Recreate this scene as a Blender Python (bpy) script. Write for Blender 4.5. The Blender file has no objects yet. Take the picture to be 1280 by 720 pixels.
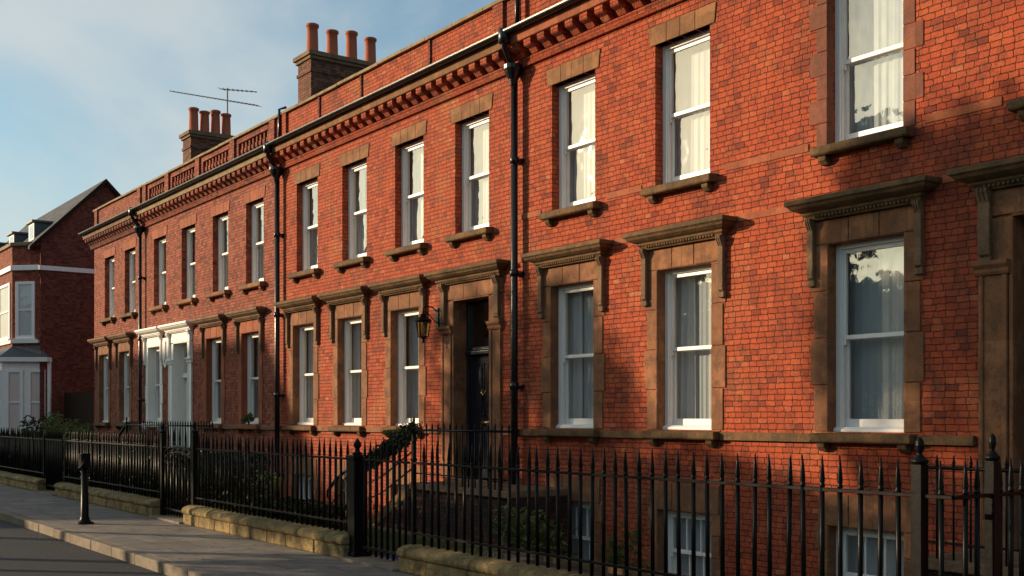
import bpy, bmesh, math, random
from mathutils import Vector, Matrix, noise
PI = math.pi; R = math.radians
random.seed(7)
scene = bpy.context.scene
col = scene.collection

# ------------------------------------------------------------------ nodes
class NT:
    def __init__(s, nt): s.t = nt; s.n = nt.nodes; s.l = nt.links
    def node(s, kind, **kw):
        n = s.n.new(kind)
        for k, v in kw.items(): setattr(n, k, v)
        return n
    def put(s, sock, v):
        if isinstance(v, bpy.types.NodeSocket): s.l.new(v, sock)
        elif v is not None:
            if isinstance(v, (tuple, list)) and len(v) == 3 and sock.type == 'RGBA': v = (*v, 1)
            sock.default_value = v
    def m(s, op, a, b=None, c=None, clamp=False):
        n = s.node('ShaderNodeMath', operation=op, use_clamp=clamp)
        s.put(n.inputs[0], a)
        if b is not None: s.put(n.inputs[1], b)
        if c is not None: s.put(n.inputs[2], c)
        return n.outputs[0]
    def mix(s, f, a, b, blend='MIX'):
        n = s.node('ShaderNodeMix', data_type='RGBA', blend_type=blend)
        s.put(n.inputs['Factor'], f); s.put(n.inputs['A'], a); s.put(n.inputs['B'], b)
        # 'A'/'B' resolve to float sockets first: set the colour sockets explicitly
        s.put(n.inputs[6], a); s.put(n.inputs[7], b)
        return n.outputs[2]
    def noise(s, vec, scale, detail=3, rough=.55, color=False, dist=0):
        n = s.node('ShaderNodeTexNoise'); s.put(n.inputs['Vector'], vec)
        n.inputs['Scale'].default_value = scale; n.inputs['Detail'].default_value = detail
        n.inputs['Roughness'].default_value = rough; n.inputs['Distortion'].default_value = dist
        return n.outputs['Color' if color else 'Fac']
    def ramp(s, f, a, b):
        n = s.node('ShaderNodeMapRange', interpolation_type='SMOOTHSTEP')
        s.put(n.inputs[0], f); n.inputs[1].default_value = a; n.inputs[2].default_value = b
        return n.outputs[0]
    def cramp(s, f, stops):
        n = s.node('ShaderNodeValToRGB'); s.put(n.inputs[0], f)
        e = n.color_ramp.elements
        while len(e) > 1: e.remove(e[-1])
        e[0].position = stops[0][0]; e[0].color = (*stops[0][1], 1)
        for p, c in stops[1:]:
            x = e.new(p); x.color = (*c, 1)
        return n.outputs[0]
    def pos(s): return s.node('ShaderNodeNewGeometry').outputs['Position']
    def obj(s): return s.node('ShaderNodeTexCoord').outputs['Object']
    def sep(s, v):
        n = s.node('ShaderNodeSeparateXYZ'); s.put(n.inputs[0], v); return n.outputs
    def comb(s, x, y, z=0.0):
        n = s.node('ShaderNodeCombineXYZ')
        for i, v in enumerate((x, y, z)): s.put(n.inputs[i], v)
        return n.outputs[0]
    def vm(s, op, a, b):
        n = s.node('ShaderNodeVectorMath', operation=op); s.put(n.inputs[0], a); s.put(n.inputs[1], b); return n.outputs[0]
    def bump(s, h, dist=.01, strength=1.0):
        n = s.node('ShaderNodeBump'); s.put(n.inputs['Height'], h)
        n.inputs['Distance'].default_value = dist; n.inputs['Strength'].default_value = strength
        return n.outputs[0]

def new_mat(name):
    m = bpy.data.materials.new(name); m.use_nodes = True
    nt = NT(m.node_tree); b = m.node_tree.nodes['Principled BSDF']
    return m, nt, b

def brick_mat(name, cols, mortar=(.16, .10, .075), row=.069, dark=.0, pale=(.50, .19, .075), palef=.5, contrast=1.0, rough=.88, per=.262, spl=.56):
    m, N, b = new_mat(name)
    P = N.pos()
    W = N.noise(P, 11.0, 3, color=True)
    W = N.vm('MULTIPLY', N.vm('SUBTRACT', W, (.5, .5, .5)), (.030, .030, .028))
    x, y, z = N.sep(N.vm('ADD', P, W))[:3]
    u = N.m('ADD', x, y)
    zr = N.m('DIVIDE', z, row); r = N.m('FLOOR', zr); fz = N.m('FRACT', zr)
    odd = N.m('MODULO', N.m('ABSOLUTE', r), 2.0)
    jit = N.node('ShaderNodeTexWhiteNoise', noise_dimensions='1D'); N.put(jit.inputs['W'], r)
    us = N.m('ADD', u, N.m('MULTIPLY', odd, per * .42)); us = N.m('ADD', us, N.m('MULTIPLY', jit.outputs[0], .07))
    t = N.m('DIVIDE', us, per); c = N.m('FLOOR', t); f = N.m('FRACT', t)
    isH = N.m('GREATER_THAN', f, spl)
    idn = N.node('ShaderNodeTexWhiteNoise', noise_dimensions='2D')
    N.put(idn.inputs['Vector'], N.comb(N.m('ADD', N.m('MULTIPLY', c, 2.0), isH), r))
    rnd = idn.outputs['Value']; rc = N.sep(idn.outputs['Color'])
    dx = N.m('MULTIPLY', N.m('MINIMUM', N.m('MINIMUM', f, N.m('SUBTRACT', 1.0, f)), N.m('ABSOLUTE', N.m('SUBTRACT', f, spl))), per)
    dz = N.m('MULTIPLY', N.m('MINIMUM', fz, N.m('SUBTRACT', 1.0, fz)), row)
    d = N.m('SMOOTH_MIN', dx, dz, .022)
    edge = N.m('ADD', d, N.m('MULTIPLY', N.m('SUBTRACT', N.noise(P, 50, 3), .5), .010))
    h = N.ramp(edge, -.003, .0075)
    base = N.cramp(rnd, cols)
    fine = N.noise(P, 45, 5, .7)
    base = N.mix(N.m('MULTIPLY', N.ramp(N.noise(P, 24, 6, .75), .50, .74), .26), base, pale)
    base = N.mix(N.m('MULTIPLY', N.ramp(N.noise(P, 14, 5), .5, .72), .5), base, (.13, .035, .02))
    big = N.noise(P, .9, 4, .6)
    base = N.mix(N.m('MULTIPLY', N.ramp(big, .52, .72), palef), base, pale)
    soot = N.ramp(N.noise(N.vm('MULTIPLY', P, (1.0, 1.0, .5)), .85, 6, .68), .50, .70)
    base = N.mix(N.m('MULTIPLY', soot, .5 + dark), base, (.07, .024, .016))
    cl = N.ramp(N.noise(P, 3.6, 5, .7), .50, .62)
    base = N.mix(N.m('MULTIPLY', cl, .55), base, (.13, .034, .020))
    mc = N.mix(N.ramp(N.noise(P, 3.0, 4), .4, .65), mortar, tuple(v * .55 for v in mortar))
    jn = N.ramp(N.noise(P, 5.0, 5, .7), .3, .62)          # joints wear away in places
    hv = N.m('MAXIMUM', h, N.m('MULTIPLY', jn, .55))
    c2 = N.mix(hv, mc, base)
    blot = N.ramp(N.noise(P, 32, 7, .85), .50, .68)
    c2 = N.mix(N.m('MULTIPLY', blot, .62), c2, (.10, .028, .018))
    N.put(b.inputs['Base Color'], c2)
    b.inputs['Roughness'].default_value = rough
    b.inputs['Specular IOR Level'].default_value = .3
    hh = N.m('ADD', N.m('MULTIPLY', h, 1.0), N.m('ADD', N.m('MULTIPLY', rc[0], .45), N.m('MULTIPLY', fine, .55)))
    N.put(b.inputs['Normal'], N.bump(hh, .017 * contrast, 1.0))
    return m

def stone_mat(name, base, alt, moss=None, mossf=.0, joint=None, rough=.85, bumpd=.006, stain=.5, stainc=(.06, .045, .03)):
    m, N, b = new_mat(name)
    P = N.pos()
    a = N.mix(N.ramp(N.noise(P, 3.3, 6, .72), .40, .60), base, alt)
    if joint:                       # blocks of slightly different stone
        x, y, z = N.sep(P)[:3]
        w = N.node('ShaderNodeTexWhiteNoise', noise_dimensions='2D')
        ux = N.m('DIVIDE', N.m('ADD', x, y), joint)
        N.put(w.inputs['Vector'], N.comb(N.m('FLOOR', ux), N.m('FLOOR', N.m('DIVIDE', z, joint * 1.4))))
        a = N.mix(N.m('MULTIPLY', N.m('SUBTRACT', w.outputs['Value'], .15), .8), a, tuple(v * .5 for v in base))
        e = N.m('MULTIPLY', N.m('MINIMUM', N.m('FRACT', ux), N.m('SUBTRACT', 1.0, N.m('FRACT', ux))), joint)
        a = N.mix(N.m('SUBTRACT', 1.0, N.ramp(e, .001, .006)), a, tuple(v * .35 for v in base))
    st = N.ramp(N.noise(N.vm('MULTIPLY', P, (1, 1, .5)), 4.5, 6, .7), .48, .72)
    a = N.mix(N.m('MULTIPLY', st, stain), a, stainc)
    if moss:
        mf = N.ramp(N.noise(P, 6.0, 5, .7), .5 - mossf * .25, .62)
        up = N.ramp(N.sep(N.node('ShaderNodeNewGeometry').outputs['Normal'])[2], -.1, .55)
        a = N.mix(N.m('MULTIPLY', mf, N.m('ADD', .1 + mossf * .25, N.m('MULTIPLY', up, .6)), clamp=True), a, moss)
    f = N.noise(P, 70, 5, .7)
    a = N.mix(N.m('MULTIPLY', N.ramp(f, .4, .8), .35), a, tuple(min(1, v * 1.5) for v in base))
    N.put(b.inputs['Base Color'], a); b.inputs['Roughness'].default_value = rough
    b.inputs['Specular IOR Level'].default_value = .25
    N.put(b.inputs['Normal'], N.bump(N.m('ADD', f, N.m('MULTIPLY', N.noise(P, 14, 4), 1.6)), bumpd, .9))
    return m

def paint_mat(name, c, rough=.45, dirt=.3, dirtc=(.3, .28, .24), spec=.5, bumpd=.0015, space='pos'):
    m, N, b = new_mat(name)
    P = N.pos() if space == 'pos' else N.obj()
    f = N.noise(N.vm('MULTIPLY', P, (1, 1, .45)), 9, 6, .7)
    N.put(b.inputs['Base Color'], N.mix(N.m('MULTIPLY', N.ramp(f, .48, .75), dirt), c, dirtc))
    N.put(b.inputs['Roughness'], N.m('ADD', rough, N.m('MULTIPLY', N.m('SUBTRACT', N.noise(P, 30, 3), .5), .25)))
    b.inputs['Specular IOR Level'].default_value = spec
    N.put(b.inputs['Normal'], N.bump(N.noise(P, 60, 4), bumpd, .7))
    return m

M = {}
lit = [(0, (.18, .032, .017)), (.07, (.35, .056, .021)), (.45, (.405, .070, .024)), (.90, (.44, .083, .028)), (.985, (.46, .105, .040)), (1, (.47, .15, .065))]
M['brick'] = brick_mat('orange_red_brick', lit, mortar=(.085, .04, .026), palef=.35)
M['brick_mid'] = brick_mat('weathered_orange_brick', lit, mortar=(.16, .075, .045), palef=.65)
M['brick_left'] = brick_mat('red_brick', [(0, (.11, .028, .018)), (.2, (.23, .048, .026)), (.6, (.32, .072, .035)), (1, (.36, .11, .06))], palef=.3)
M['brick_dark'] = brick_mat('dark_red_brick', [(0, (.08, .022, .016)), (.4, (.17, .04, .026)), (1, (.25, .07, .04))], mortar=(.11, .065, .05), palef=.1, dark=.15)
M['brick_shade'] = brick_mat('shade_darkened_brick', [(0, (.014, .009, .008)), (.5, (.024, .013, .01)), (1, (.035, .018, .013))], mortar=(.014, .011, .01), pale=(.04, .022, .015), palef=.0, dark=.3)  # dark brown brick with the deep shade at the stairs put into its colours
M['brick_soot'] = brick_mat('sooty_chimney_brick', [(0, (.06, .03, .02)), (.5, (.14, .055, .032)), (1, (.22, .09, .05))], mortar=(.12, .09, .07), palef=.3, dark=.3)
M['stone'] = stone_mat('brown_sandstone', (.31, .135, .062), (.16, .070, .035), joint=.42, stain=.7)
M['stone_tan'] = stone_mat('tan_sandstone', (.29, .135, .056), (.18, .085, .04), joint=.3, stain=.6)
M['stone_red'] = stone_mat('red_sandstone', (.36, .11, .05), (.27, .075, .035), joint=.5, stain=.35)
M['stone_quoin'] = stone_mat('purple_brown_sandstone', (.24, .085, .05), (.15, .06, .04), joint=.37, stain=.45)
M['stone_moss'] = stone_mat('mossy_sandstone', (.20, .105, .046), (.10, .058, .028), moss=(.055, .05, .02), mossf=.8, stain=.75, bumpd=.012)
M['stone_soot'] = stone_mat('sooty_carved_sandstone', (.22, .13, .07), (.15, .085, .05), moss=(.07, .065, .03), mossf=.3, stain=.6, bumpd=.012)
M['coping'] = stone_mat('worn_coping_stone', (.30, .21, .12), (.20, .14, .08), moss=(.12, .11, .05), mossf=.4, stain=.4)
M['low_wall'] = stone_mat('yellow_garden_wall_stone', (.46, .32, .14), (.22, .155, .07), moss=(.12, .11, .04), mossf=.5, stain=.9, stainc=(.035, .028, .018), bumpd=.035)
M['white'] = paint_mat('white_gloss_paint', (.82, .79, .74), .4, .22, (.45, .42, .36))
M['white_stone'] = paint_mat('white_painted_stone', (.82, .79, .73), .6, .25, (.42, .40, .36), bumpd=.006)
M['black_iron'] = paint_mat('black_painted_iron', (.004, .004, .004), .40, .25, (.012, .008, .006), spec=.13, bumpd=.0012)
M['black_pipe'] = paint_mat('black_cast_iron_pipe', (.008, .009, .010), .3, .25, (.025, .02, .016), spec=.4, bumpd=.003)
M['black_door'] = paint_mat('black_door_paint', (.012, .014, .02), .18, .1, (.03, .03, .03))
M['brass'] = paint_mat('aged_brass', (.45, .30, .12), .35, .3, (.12, .09, .05)); M['brass'].node_tree.nodes['Principled BSDF'].inputs['Metallic'].default_value = 1
M['terracotta'] = paint_mat('terracotta', (.38, .095, .045), .8, .5, (.16, .07, .045), spec=.25, bumpd=.006)
M['lead'] = paint_mat('grey_lead', (.07, .075, .08), .55, .5, (.07, .075, .08))
M['metal'] = paint_mat('dull_aluminium', (.22, .22, .23), .45, .3, (.1, .1, .1))
M['timber'] = paint_mat('dark_timber', (.030, .017, .012), .9, .4, (.02, .015, .012), spec=.08)
M['mat_blue'] = paint_mat('blue_mat_cloth', (.04, .055, .17), .9, .4, (.02, .025, .07), spec=.1)

def slate():
    m, N, b = new_mat('grey_roof_slate'); x, y, z = N.sep(N.pos())[:3]
    br = N.node('ShaderNodeTexBrick'); N.put(br.inputs['Vector'], N.comb(N.m('ADD', x, N.m('MULTIPLY', y, .0)), N.m('MULTIPLY', z, 1.4)))
    br.inputs['Scale'].default_value = 1; br.inputs['Brick Width'].default_value = .3; br.inputs['Row Height'].default_value = .22
    br.inputs['Mortar Size'].default_value = .008
    br.inputs['Color1'].default_value = (.05, .055, .065, 1); br.inputs['Color2'].default_value = (.10, .10, .11, 1); br.inputs['Mortar'].default_value = (.015, .015, .015, 1)
    N.put(b.inputs['Base Color'], br.outputs['Color']); b.inputs['Roughness'].default_value = .8; b.inputs['Specular IOR Level'].default_value = .2
    N.put(b.inputs['Normal'], N.bump(br.outputs['Fac'], -.01)); return m
M['slate'] = slate()

def glass(name='window_glass', tint=(.97, .98, .975), k=1.0):
    m, N, b = new_mat(name); N.n.remove(b)
    out = N.n['Material Output']
    geo = N.node('ShaderNodeNewGeometry')
    P = N.pos()
    bmp = N.bump(N.noise(P, 2.2, 2), .018, .5)
    dp = N.node('ShaderNodeVectorMath', operation='DOT_PRODUCT'); N.put(dp.inputs[0], geo.outputs['Incoming']); N.put(dp.inputs[1], geo.outputs['Normal'])
    fz = N.m('POWER', N.m('SUBTRACT', 1.0, N.m('ABSOLUTE', dp.outputs['Value'])), 3.5)
    gl = N.node('ShaderNodeBsdfGlossy'); gl.inputs['Roughness'].default_value = .015; N.put(gl.inputs['Normal'], bmp)
    tr = N.node('ShaderNodeBsdfTransparent'); tr.inputs['Color'].default_value = (*tint, 1)
    mx = N.node('ShaderNodeMixShader'); N.put(mx.inputs[0], N.m('ADD', N.m('MULTIPLY', fz, .80 * k), .19 * k, clamp=True))
    N.l.new(tr.outputs[0], mx.inputs[1]); N.l.new(gl.outputs[0], mx.inputs[2]); N.l.new(mx.outputs[0], out.inputs['Surface'])
    return m
M['glass'] = glass()
M['bay_glass'] = glass('bay_window_glass', k=.35)
M['amber'] = glass('amber_lantern_glass', (.80, .66, .40), .5)

def curtain(name, c):
    m, N, b = new_mat(name); x, y, z = N.sep(N.obj())[:3]
    f = N.noise(N.comb(N.m('MULTIPLY', x, 30.0), N.m('MULTIPLY', z, .8)), 1.0, 3)
    a = N.mix(N.m('MULTIPLY', f, .3), c, tuple(v * .6 for v in c))
    N.put(b.inputs['Base Color'], a); b.inputs['Roughness'].default_value = .9; b.inputs['Specular IOR Level'].default_value = .1
    tl = N.node('ShaderNodeBsdfTranslucent'); N.put(tl.inputs['Color'], a)
    mx = N.node('ShaderNodeMixShader'); mx.inputs[0].default_value = .25
    N.l.new(b.outputs[0], mx.inputs[1]); N.l.new(tl.outputs[0], mx.inputs[2]); N.l.new(mx.outputs[0], N.n['Material Output'].inputs['Surface'])
    return m
M['net'] = curtain('white_net_curtain', (.54, .60, .62))
M['drape'] = curtain('grey_curtain', (.82, .81, .77))
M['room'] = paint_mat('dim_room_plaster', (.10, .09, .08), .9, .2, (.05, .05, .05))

def leafmat(name, a, c):
    m, N, b = new_mat(name)
    f = N.noise(N.pos(), 3.0, 3); w = N.node('ShaderNodeObjectInfo')
    rn = N.node('ShaderNodeNewGeometry').outputs['Random Per Island']
    N.put(b.inputs['Base Color'], N.mix(N.m('ADD', N.m('MULTIPLY', rn, .7), N.m('MULTIPLY', f, .3)), a, c))
    b.inputs['Roughness'].default_value = .55; b.inputs['Specular IOR Level'].default_value = .3
    tl = N.node('ShaderNodeBsdfTranslucent'); tl.inputs['Color'].default_value = (*[v * 1.3 for v in c], 1)
    mx = N.node('ShaderNodeMixShader'); mx.inputs[0].default_value = .3
    N.l.new(b.outputs[0], mx.inputs[1]); N.l.new(tl.outputs[0], mx.inputs[2]); N.l.new(mx.outputs[0], N.n['Material Output'].inputs['Surface'])
    return m
M['leaf'] = leafmat('shrub_leaves', (.03, .065, .015), (.11, .14, .04))
M['leaf_dark'] = leafmat('dark_ivy_leaves', (.006, .014, .006), (.022, .036, .012))
M['leaf_tree'] = leafmat('tree_leaves', (.04, .07, .02), (.10, .12, .035))
M['grass'] = leafmat('grass_blades', (.04, .07, .015), (.10, .14, .04))
M['bark'] = stone_mat('bark', (.09, .065, .045), (.05, .035, .025), stain=.3, bumpd=.03)
M['soil'] = stone_mat('garden_soil', (.06, .042, .028), (.035, .026, .018), bumpd=.03)
M['kerb'] = stone_mat('granite_kerb', (.25, .205, .15), (.17, .14, .105), stain=.35, bumpd=.01, stainc=(.1, .085, .06))

def flags():
    m, N, b = new_mat('pavement_flags'); P = N.pos()
    x, y, z = N.sep(N.vm('ADD', P, N.vm('MULTIPLY', N.vm('SUBTRACT', N.noise(P, 3, 2, color=True), (.5, .5, .5)), (.02, .02, .02))))[:3]
    br = N.node('ShaderNodeTexBrick'); N.put(br.inputs['Vector'], N.comb(y, x))   # courses run across the pavement
    br.inputs['Scale'].default_value = 1; br.inputs['Brick Width'].default_value = .82; br.inputs['Row Height'].default_value = .64
    br.inputs['Mortar Size'].default_value = .009; br.inputs['Mortar Smooth'].default_value = .3
    br.inputs['Color1'].default_value = (.225, .185, .14, 1); br.inputs['Color2'].default_value = (.155, .132, .105, 1); br.inputs['Mortar'].default_value = (.05, .04, .03, 1)
    a = N.mix(N.m('MULTIPLY', N.ramp(N.noise(P, 1.9, 7, .75), .42, .6), .65), br.outputs['Color'], (.085, .072, .06))
    a = N.mix(N.m('MULTIPLY', N.ramp(N.noise(P, 90, 4, .7), .5, .8), .4), a, (.40, .33, .25))
    sp = N.node('ShaderNodeTexVoronoi'); N.put(sp.inputs['Vector'], P); sp.inputs['Scale'].default_value = 4.5
    a = N.mix(N.m('MULTIPLY', N.m('LESS_THAN', sp.outputs['Distance'], .06), .45), a, (.06, .05, .045))
    N.put(b.inputs['Base Color'], a); b.inputs['Roughness'].default_value = .8
    N.put(b.inputs['Normal'], N.bump(N.m('SUBTRACT', N.m('MULTIPLY', N.noise(P, 30, 5), .6), br.outputs['Fac']), .008)); return m
M['flags'] = flags()
def asphalt():
    m, N, b = new_mat('asphalt'); P = N.pos()
    f = N.noise(P, 130, 4, .8); g = N.noise(P, .7, 5, .6)
    a = N.mix(N.ramp(f, .35, .75), (.009, .009, .010), (.030, .028, .027))
    a = N.mix(N.m('MULTIPLY', N.ramp(g, .45, .65), .5), a, (.028, .025, .023))
    vo = N.node('ShaderNodeTexVoronoi', feature='DISTANCE_TO_EDGE'); vo.inputs['Scale'].default_value = .55
    N.put(vo.inputs['Vector'], N.vm('ADD', P, N.vm('MULTIPLY', N.noise(P, 2.5, 4, color=True), (.5, .5, .5))))
    a = N.mix(N.m('SUBTRACT', 1.0, N.ramp(vo.outputs['Distance'], .001, .008)), a, (.018, .018, .018))
    N.put(b.inputs['Base Color'], a); b.inputs['Roughness'].default_value = .78
    N.put(b.inputs['Normal'], N.bump(N.m('ADD', f, N.m('MULTIPLY', N.noise(P, 45, 3), .8)), .010)); return m
M['asphalt'] = asphalt()

# ------------------------------------------------------------------ mesh builder
class MB:
    def __init__(s): s.v = []; s.f = []
    def add(s, vs, fs):
        o = len(s.v); s.v += [tuple(p) for p in vs]; s.f += [tuple(i + o for i in f) for f in fs]; return s
    def quad(s, a, b, c, d): return s.add([a, b, c, d], [(0, 1, 2, 3)])
    def box(s, x0, x1, y0, y1, z0, z1):
        if x0 > x1: x0, x1 = x1, x0
        if y0 > y1: y0, y1 = y1, y0
        if z0 > z1: z0, z1 = z1, z0
        return s.add([(x0, y0, z0), (x1, y0, z0), (x1, y1, z0), (x0, y1, z0), (x0, y0, z1), (x1, y0, z1), (x1, y1, z1), (x0, y1, z1)],
                     [(0, 3, 2, 1), (4, 5, 6, 7), (0, 1, 5, 4), (1, 2, 6, 5), (2, 3, 7, 6), (3, 0, 4, 7)])
    def prism_x(s, prof, x0, x1):       # prof: list of (y,z)
        n = len(prof)
        vs = [(x0, y, z) for y, z in prof] + [(x1, y, z) for y, z in prof]
        fs = [tuple(range(n)), tuple(range(2 * n - 1, n - 1, -1))] + [(i, n + i, n + (i + 1) % n, (i + 1) % n) for i in range(n)]
        return s.add(vs, fs)
    def prism_y(s, prof, y0, y1):       # prof: (x,z)
        n = len(prof)
        vs = [(x, y0, z) for x, z in prof] + [(x, y1, z) for x, z in prof]
        fs = [tuple(range(n)), tuple(range(2 * n - 1, n - 1, -1))] + [(i, n + i, n + (i + 1) % n, (i + 1) % n) for i in range(n)]
        return s.add(vs, fs)
    def prism_z(s, prof, z0, z1, prof2=None):
        n = len(prof); p2 = prof2 or prof
        vs = [(x, y, z0) for x, y in prof] + [(x, y, z1) for x, y in p2]
        fs = [tuple(range(n)), tuple(range(2 * n - 1, n - 1, -1))] + [(i, n + i, n + (i + 1) % n, (i + 1) % n) for i in range(n)]
        return s.add(vs, fs)
    def lathe(s, prof, cx=0, cy=0, n=16):   # prof (r,z)
        vs = []; fs = []
        for r, z in prof:
            for i in range(n):
                a = 2 * PI * i / n; vs.append((cx + r * math.cos(a), cy + r * math.sin(a), z))
        for k in range(len(prof) - 1):
            for i in range(n):
                j = (i + 1) % n; fs.append((k * n + i, k * n + j, (k + 1) * n + j, (k + 1) * n + i))
        fs.append(tuple(range(n - 1, -1, -1))); fs.append(tuple((len(prof) - 1) * n + i for i in range(n)))
        return s.add(vs, fs)
    def tube(s, pts, r, n=8, r2=None):
        pts = [Vector(p) for p in pts]; L = len(pts)
        vs = []; up = Vector((0, 0, 1)); prev = None
        for k, p in enumerate(pts):
            d = (pts[min(k + 1, L - 1)] - pts[max(k - 1, 0)]).normalized()
            if prev is None:
                a = d.cross(up)
                if a.length < .01: a = d.cross(Vector((0, 1, 0)))
                a.normalize()
            else:
                a = (prev - d * prev.dot(d)).normalized()
            prev = a; b = d.cross(a)
            rr = r if r2 is None else r + (r2 - r) * k / (L - 1)
            for i in range(n):
                t = 2 * PI * i / n; vs.append(p + (a * math.cos(t) + b * math.sin(t)) * rr)
        fs = [tuple(range(n - 1, -1, -1)), tuple((L - 1) * n + i for i in range(n))]
        for k in range(L - 1):
            for i in range(n):
                j = (i + 1) % n; fs.append((k * n + i, k * n + j, (k + 1) * n + j, (k + 1) * n + i))
        return s.add(vs, fs)
    def mesh(s, name, mat, smooth=False, origin=(0, 0, 0)):
        me = bpy.data.meshes.new(name)
        ox, oy, oz = origin
        me.from_pydata([(x - ox, y - oy, z - oz) for x, y, z in s.v], [], s.f)
        bm = bmesh.new(); bm.from_mesh(me); bmesh.ops.recalc_face_normals(bm, faces=bm.faces); bm.to_mesh(me); bm.free()
        me.materials.append(M[mat] if isinstance(mat, str) else mat)
        if smooth:
            for p in me.polygons: p.use_smooth = True
        me.update(); return me

WP = {}     # world position of each object (translations only)
def place(name, data, pos, parent=None, bevel=0, segs=2, rotz=0):
    o = bpy.data.objects.new(name, data); col.objects.link(o)
    pos = Vector(pos); WP[o] = pos
    if parent is not None:
        o.parent = parent; o.location = pos - WP[parent]
    else: o.location = pos
    o.rotation_euler.z = rotz
    if bevel:
        md = o.modifiers.new('bevel', 'BEVEL'); md.width = bevel; md.segments = segs; md.limit_method = 'ANGLE'; md.angle_limit = R(40)
        md.harden_normals = False
    return o
def build(mb, name, mat, parent=None, origin=None, bevel=0, smooth=False, segs=2):
    """mb holds world coordinates; the object's origin is put at ORIGIN (or the parent's)."""
    if origin is None: origin = WP[parent] if parent is not None else (0, 0, 0)
    return place(name, mb.mesh(name, mat, smooth, origin), origin, parent, bevel, segs)
def thing(name, label, cat, pos=(0, 0, 0), group=None, rotz=0):
    o = place(name, None, pos, rotz=rotz); o['label'] = label; o['category'] = cat
    if group: o['group'] = group
    return o
def tag(o, label, cat, group=None):
    o['label'] = label; o['category'] = cat
    if group: o['group'] = group
    return o
def struct(mb, name, mat, kind='structure', bevel=0, **k):
    o = build(mb, name, mat, bevel=bevel, **k); o['kind'] = kind; return o

# ------------------------------------------------------------------ wall with openings  (u = -x, facade plane y=0)
def facade(mb, u0, u1, z0, z1, ops, y=0.0, depth=.2):
    """ops: (ua, ub, za, zb, depth) with ua<ub"""
    us = sorted({u0, u1, *[o[0] for o in ops], *[o[1] for o in ops]}); zs = sorted({z0, z1, *[o[2] for o in ops], *[o[3] for o in ops]})
    us = [u for u in us if u0 <= u <= u1]; zs = [z for z in zs if z0 <= z <= z1]
    for i in range(len(us) - 1):
        for j in range(len(zs) - 1):
            cu = (us[i] + us[i + 1]) / 2; cz = (zs[j] + zs[j + 1]) / 2
            if any(o[0] < cu < o[1] and o[2] < cz < o[3] for o in ops): continue
            mb.quad((-us[i + 1], y, zs[j]), (-us[i], y, zs[j]), (-us[i], y, zs[j + 1]), (-us[i + 1], y, zs[j + 1]))
    for a, b, c, d, *dp in ops:
        D = y + (dp[0] if dp else depth) + .1
        mb.quad((-a, y, c), (-a, D, c), (-a, D, d), (-a, y, d)); mb.quad((-b, y, c), (-b, y, d), (-b, D, d), (-b, D, c))
        mb.quad((-a, y, d), (-a, D, d), (-b, D, d), (-b, y, d)); mb.quad((-a, y, c), (-b, y, c), (-b, D, c), (-a, D, c))

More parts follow.
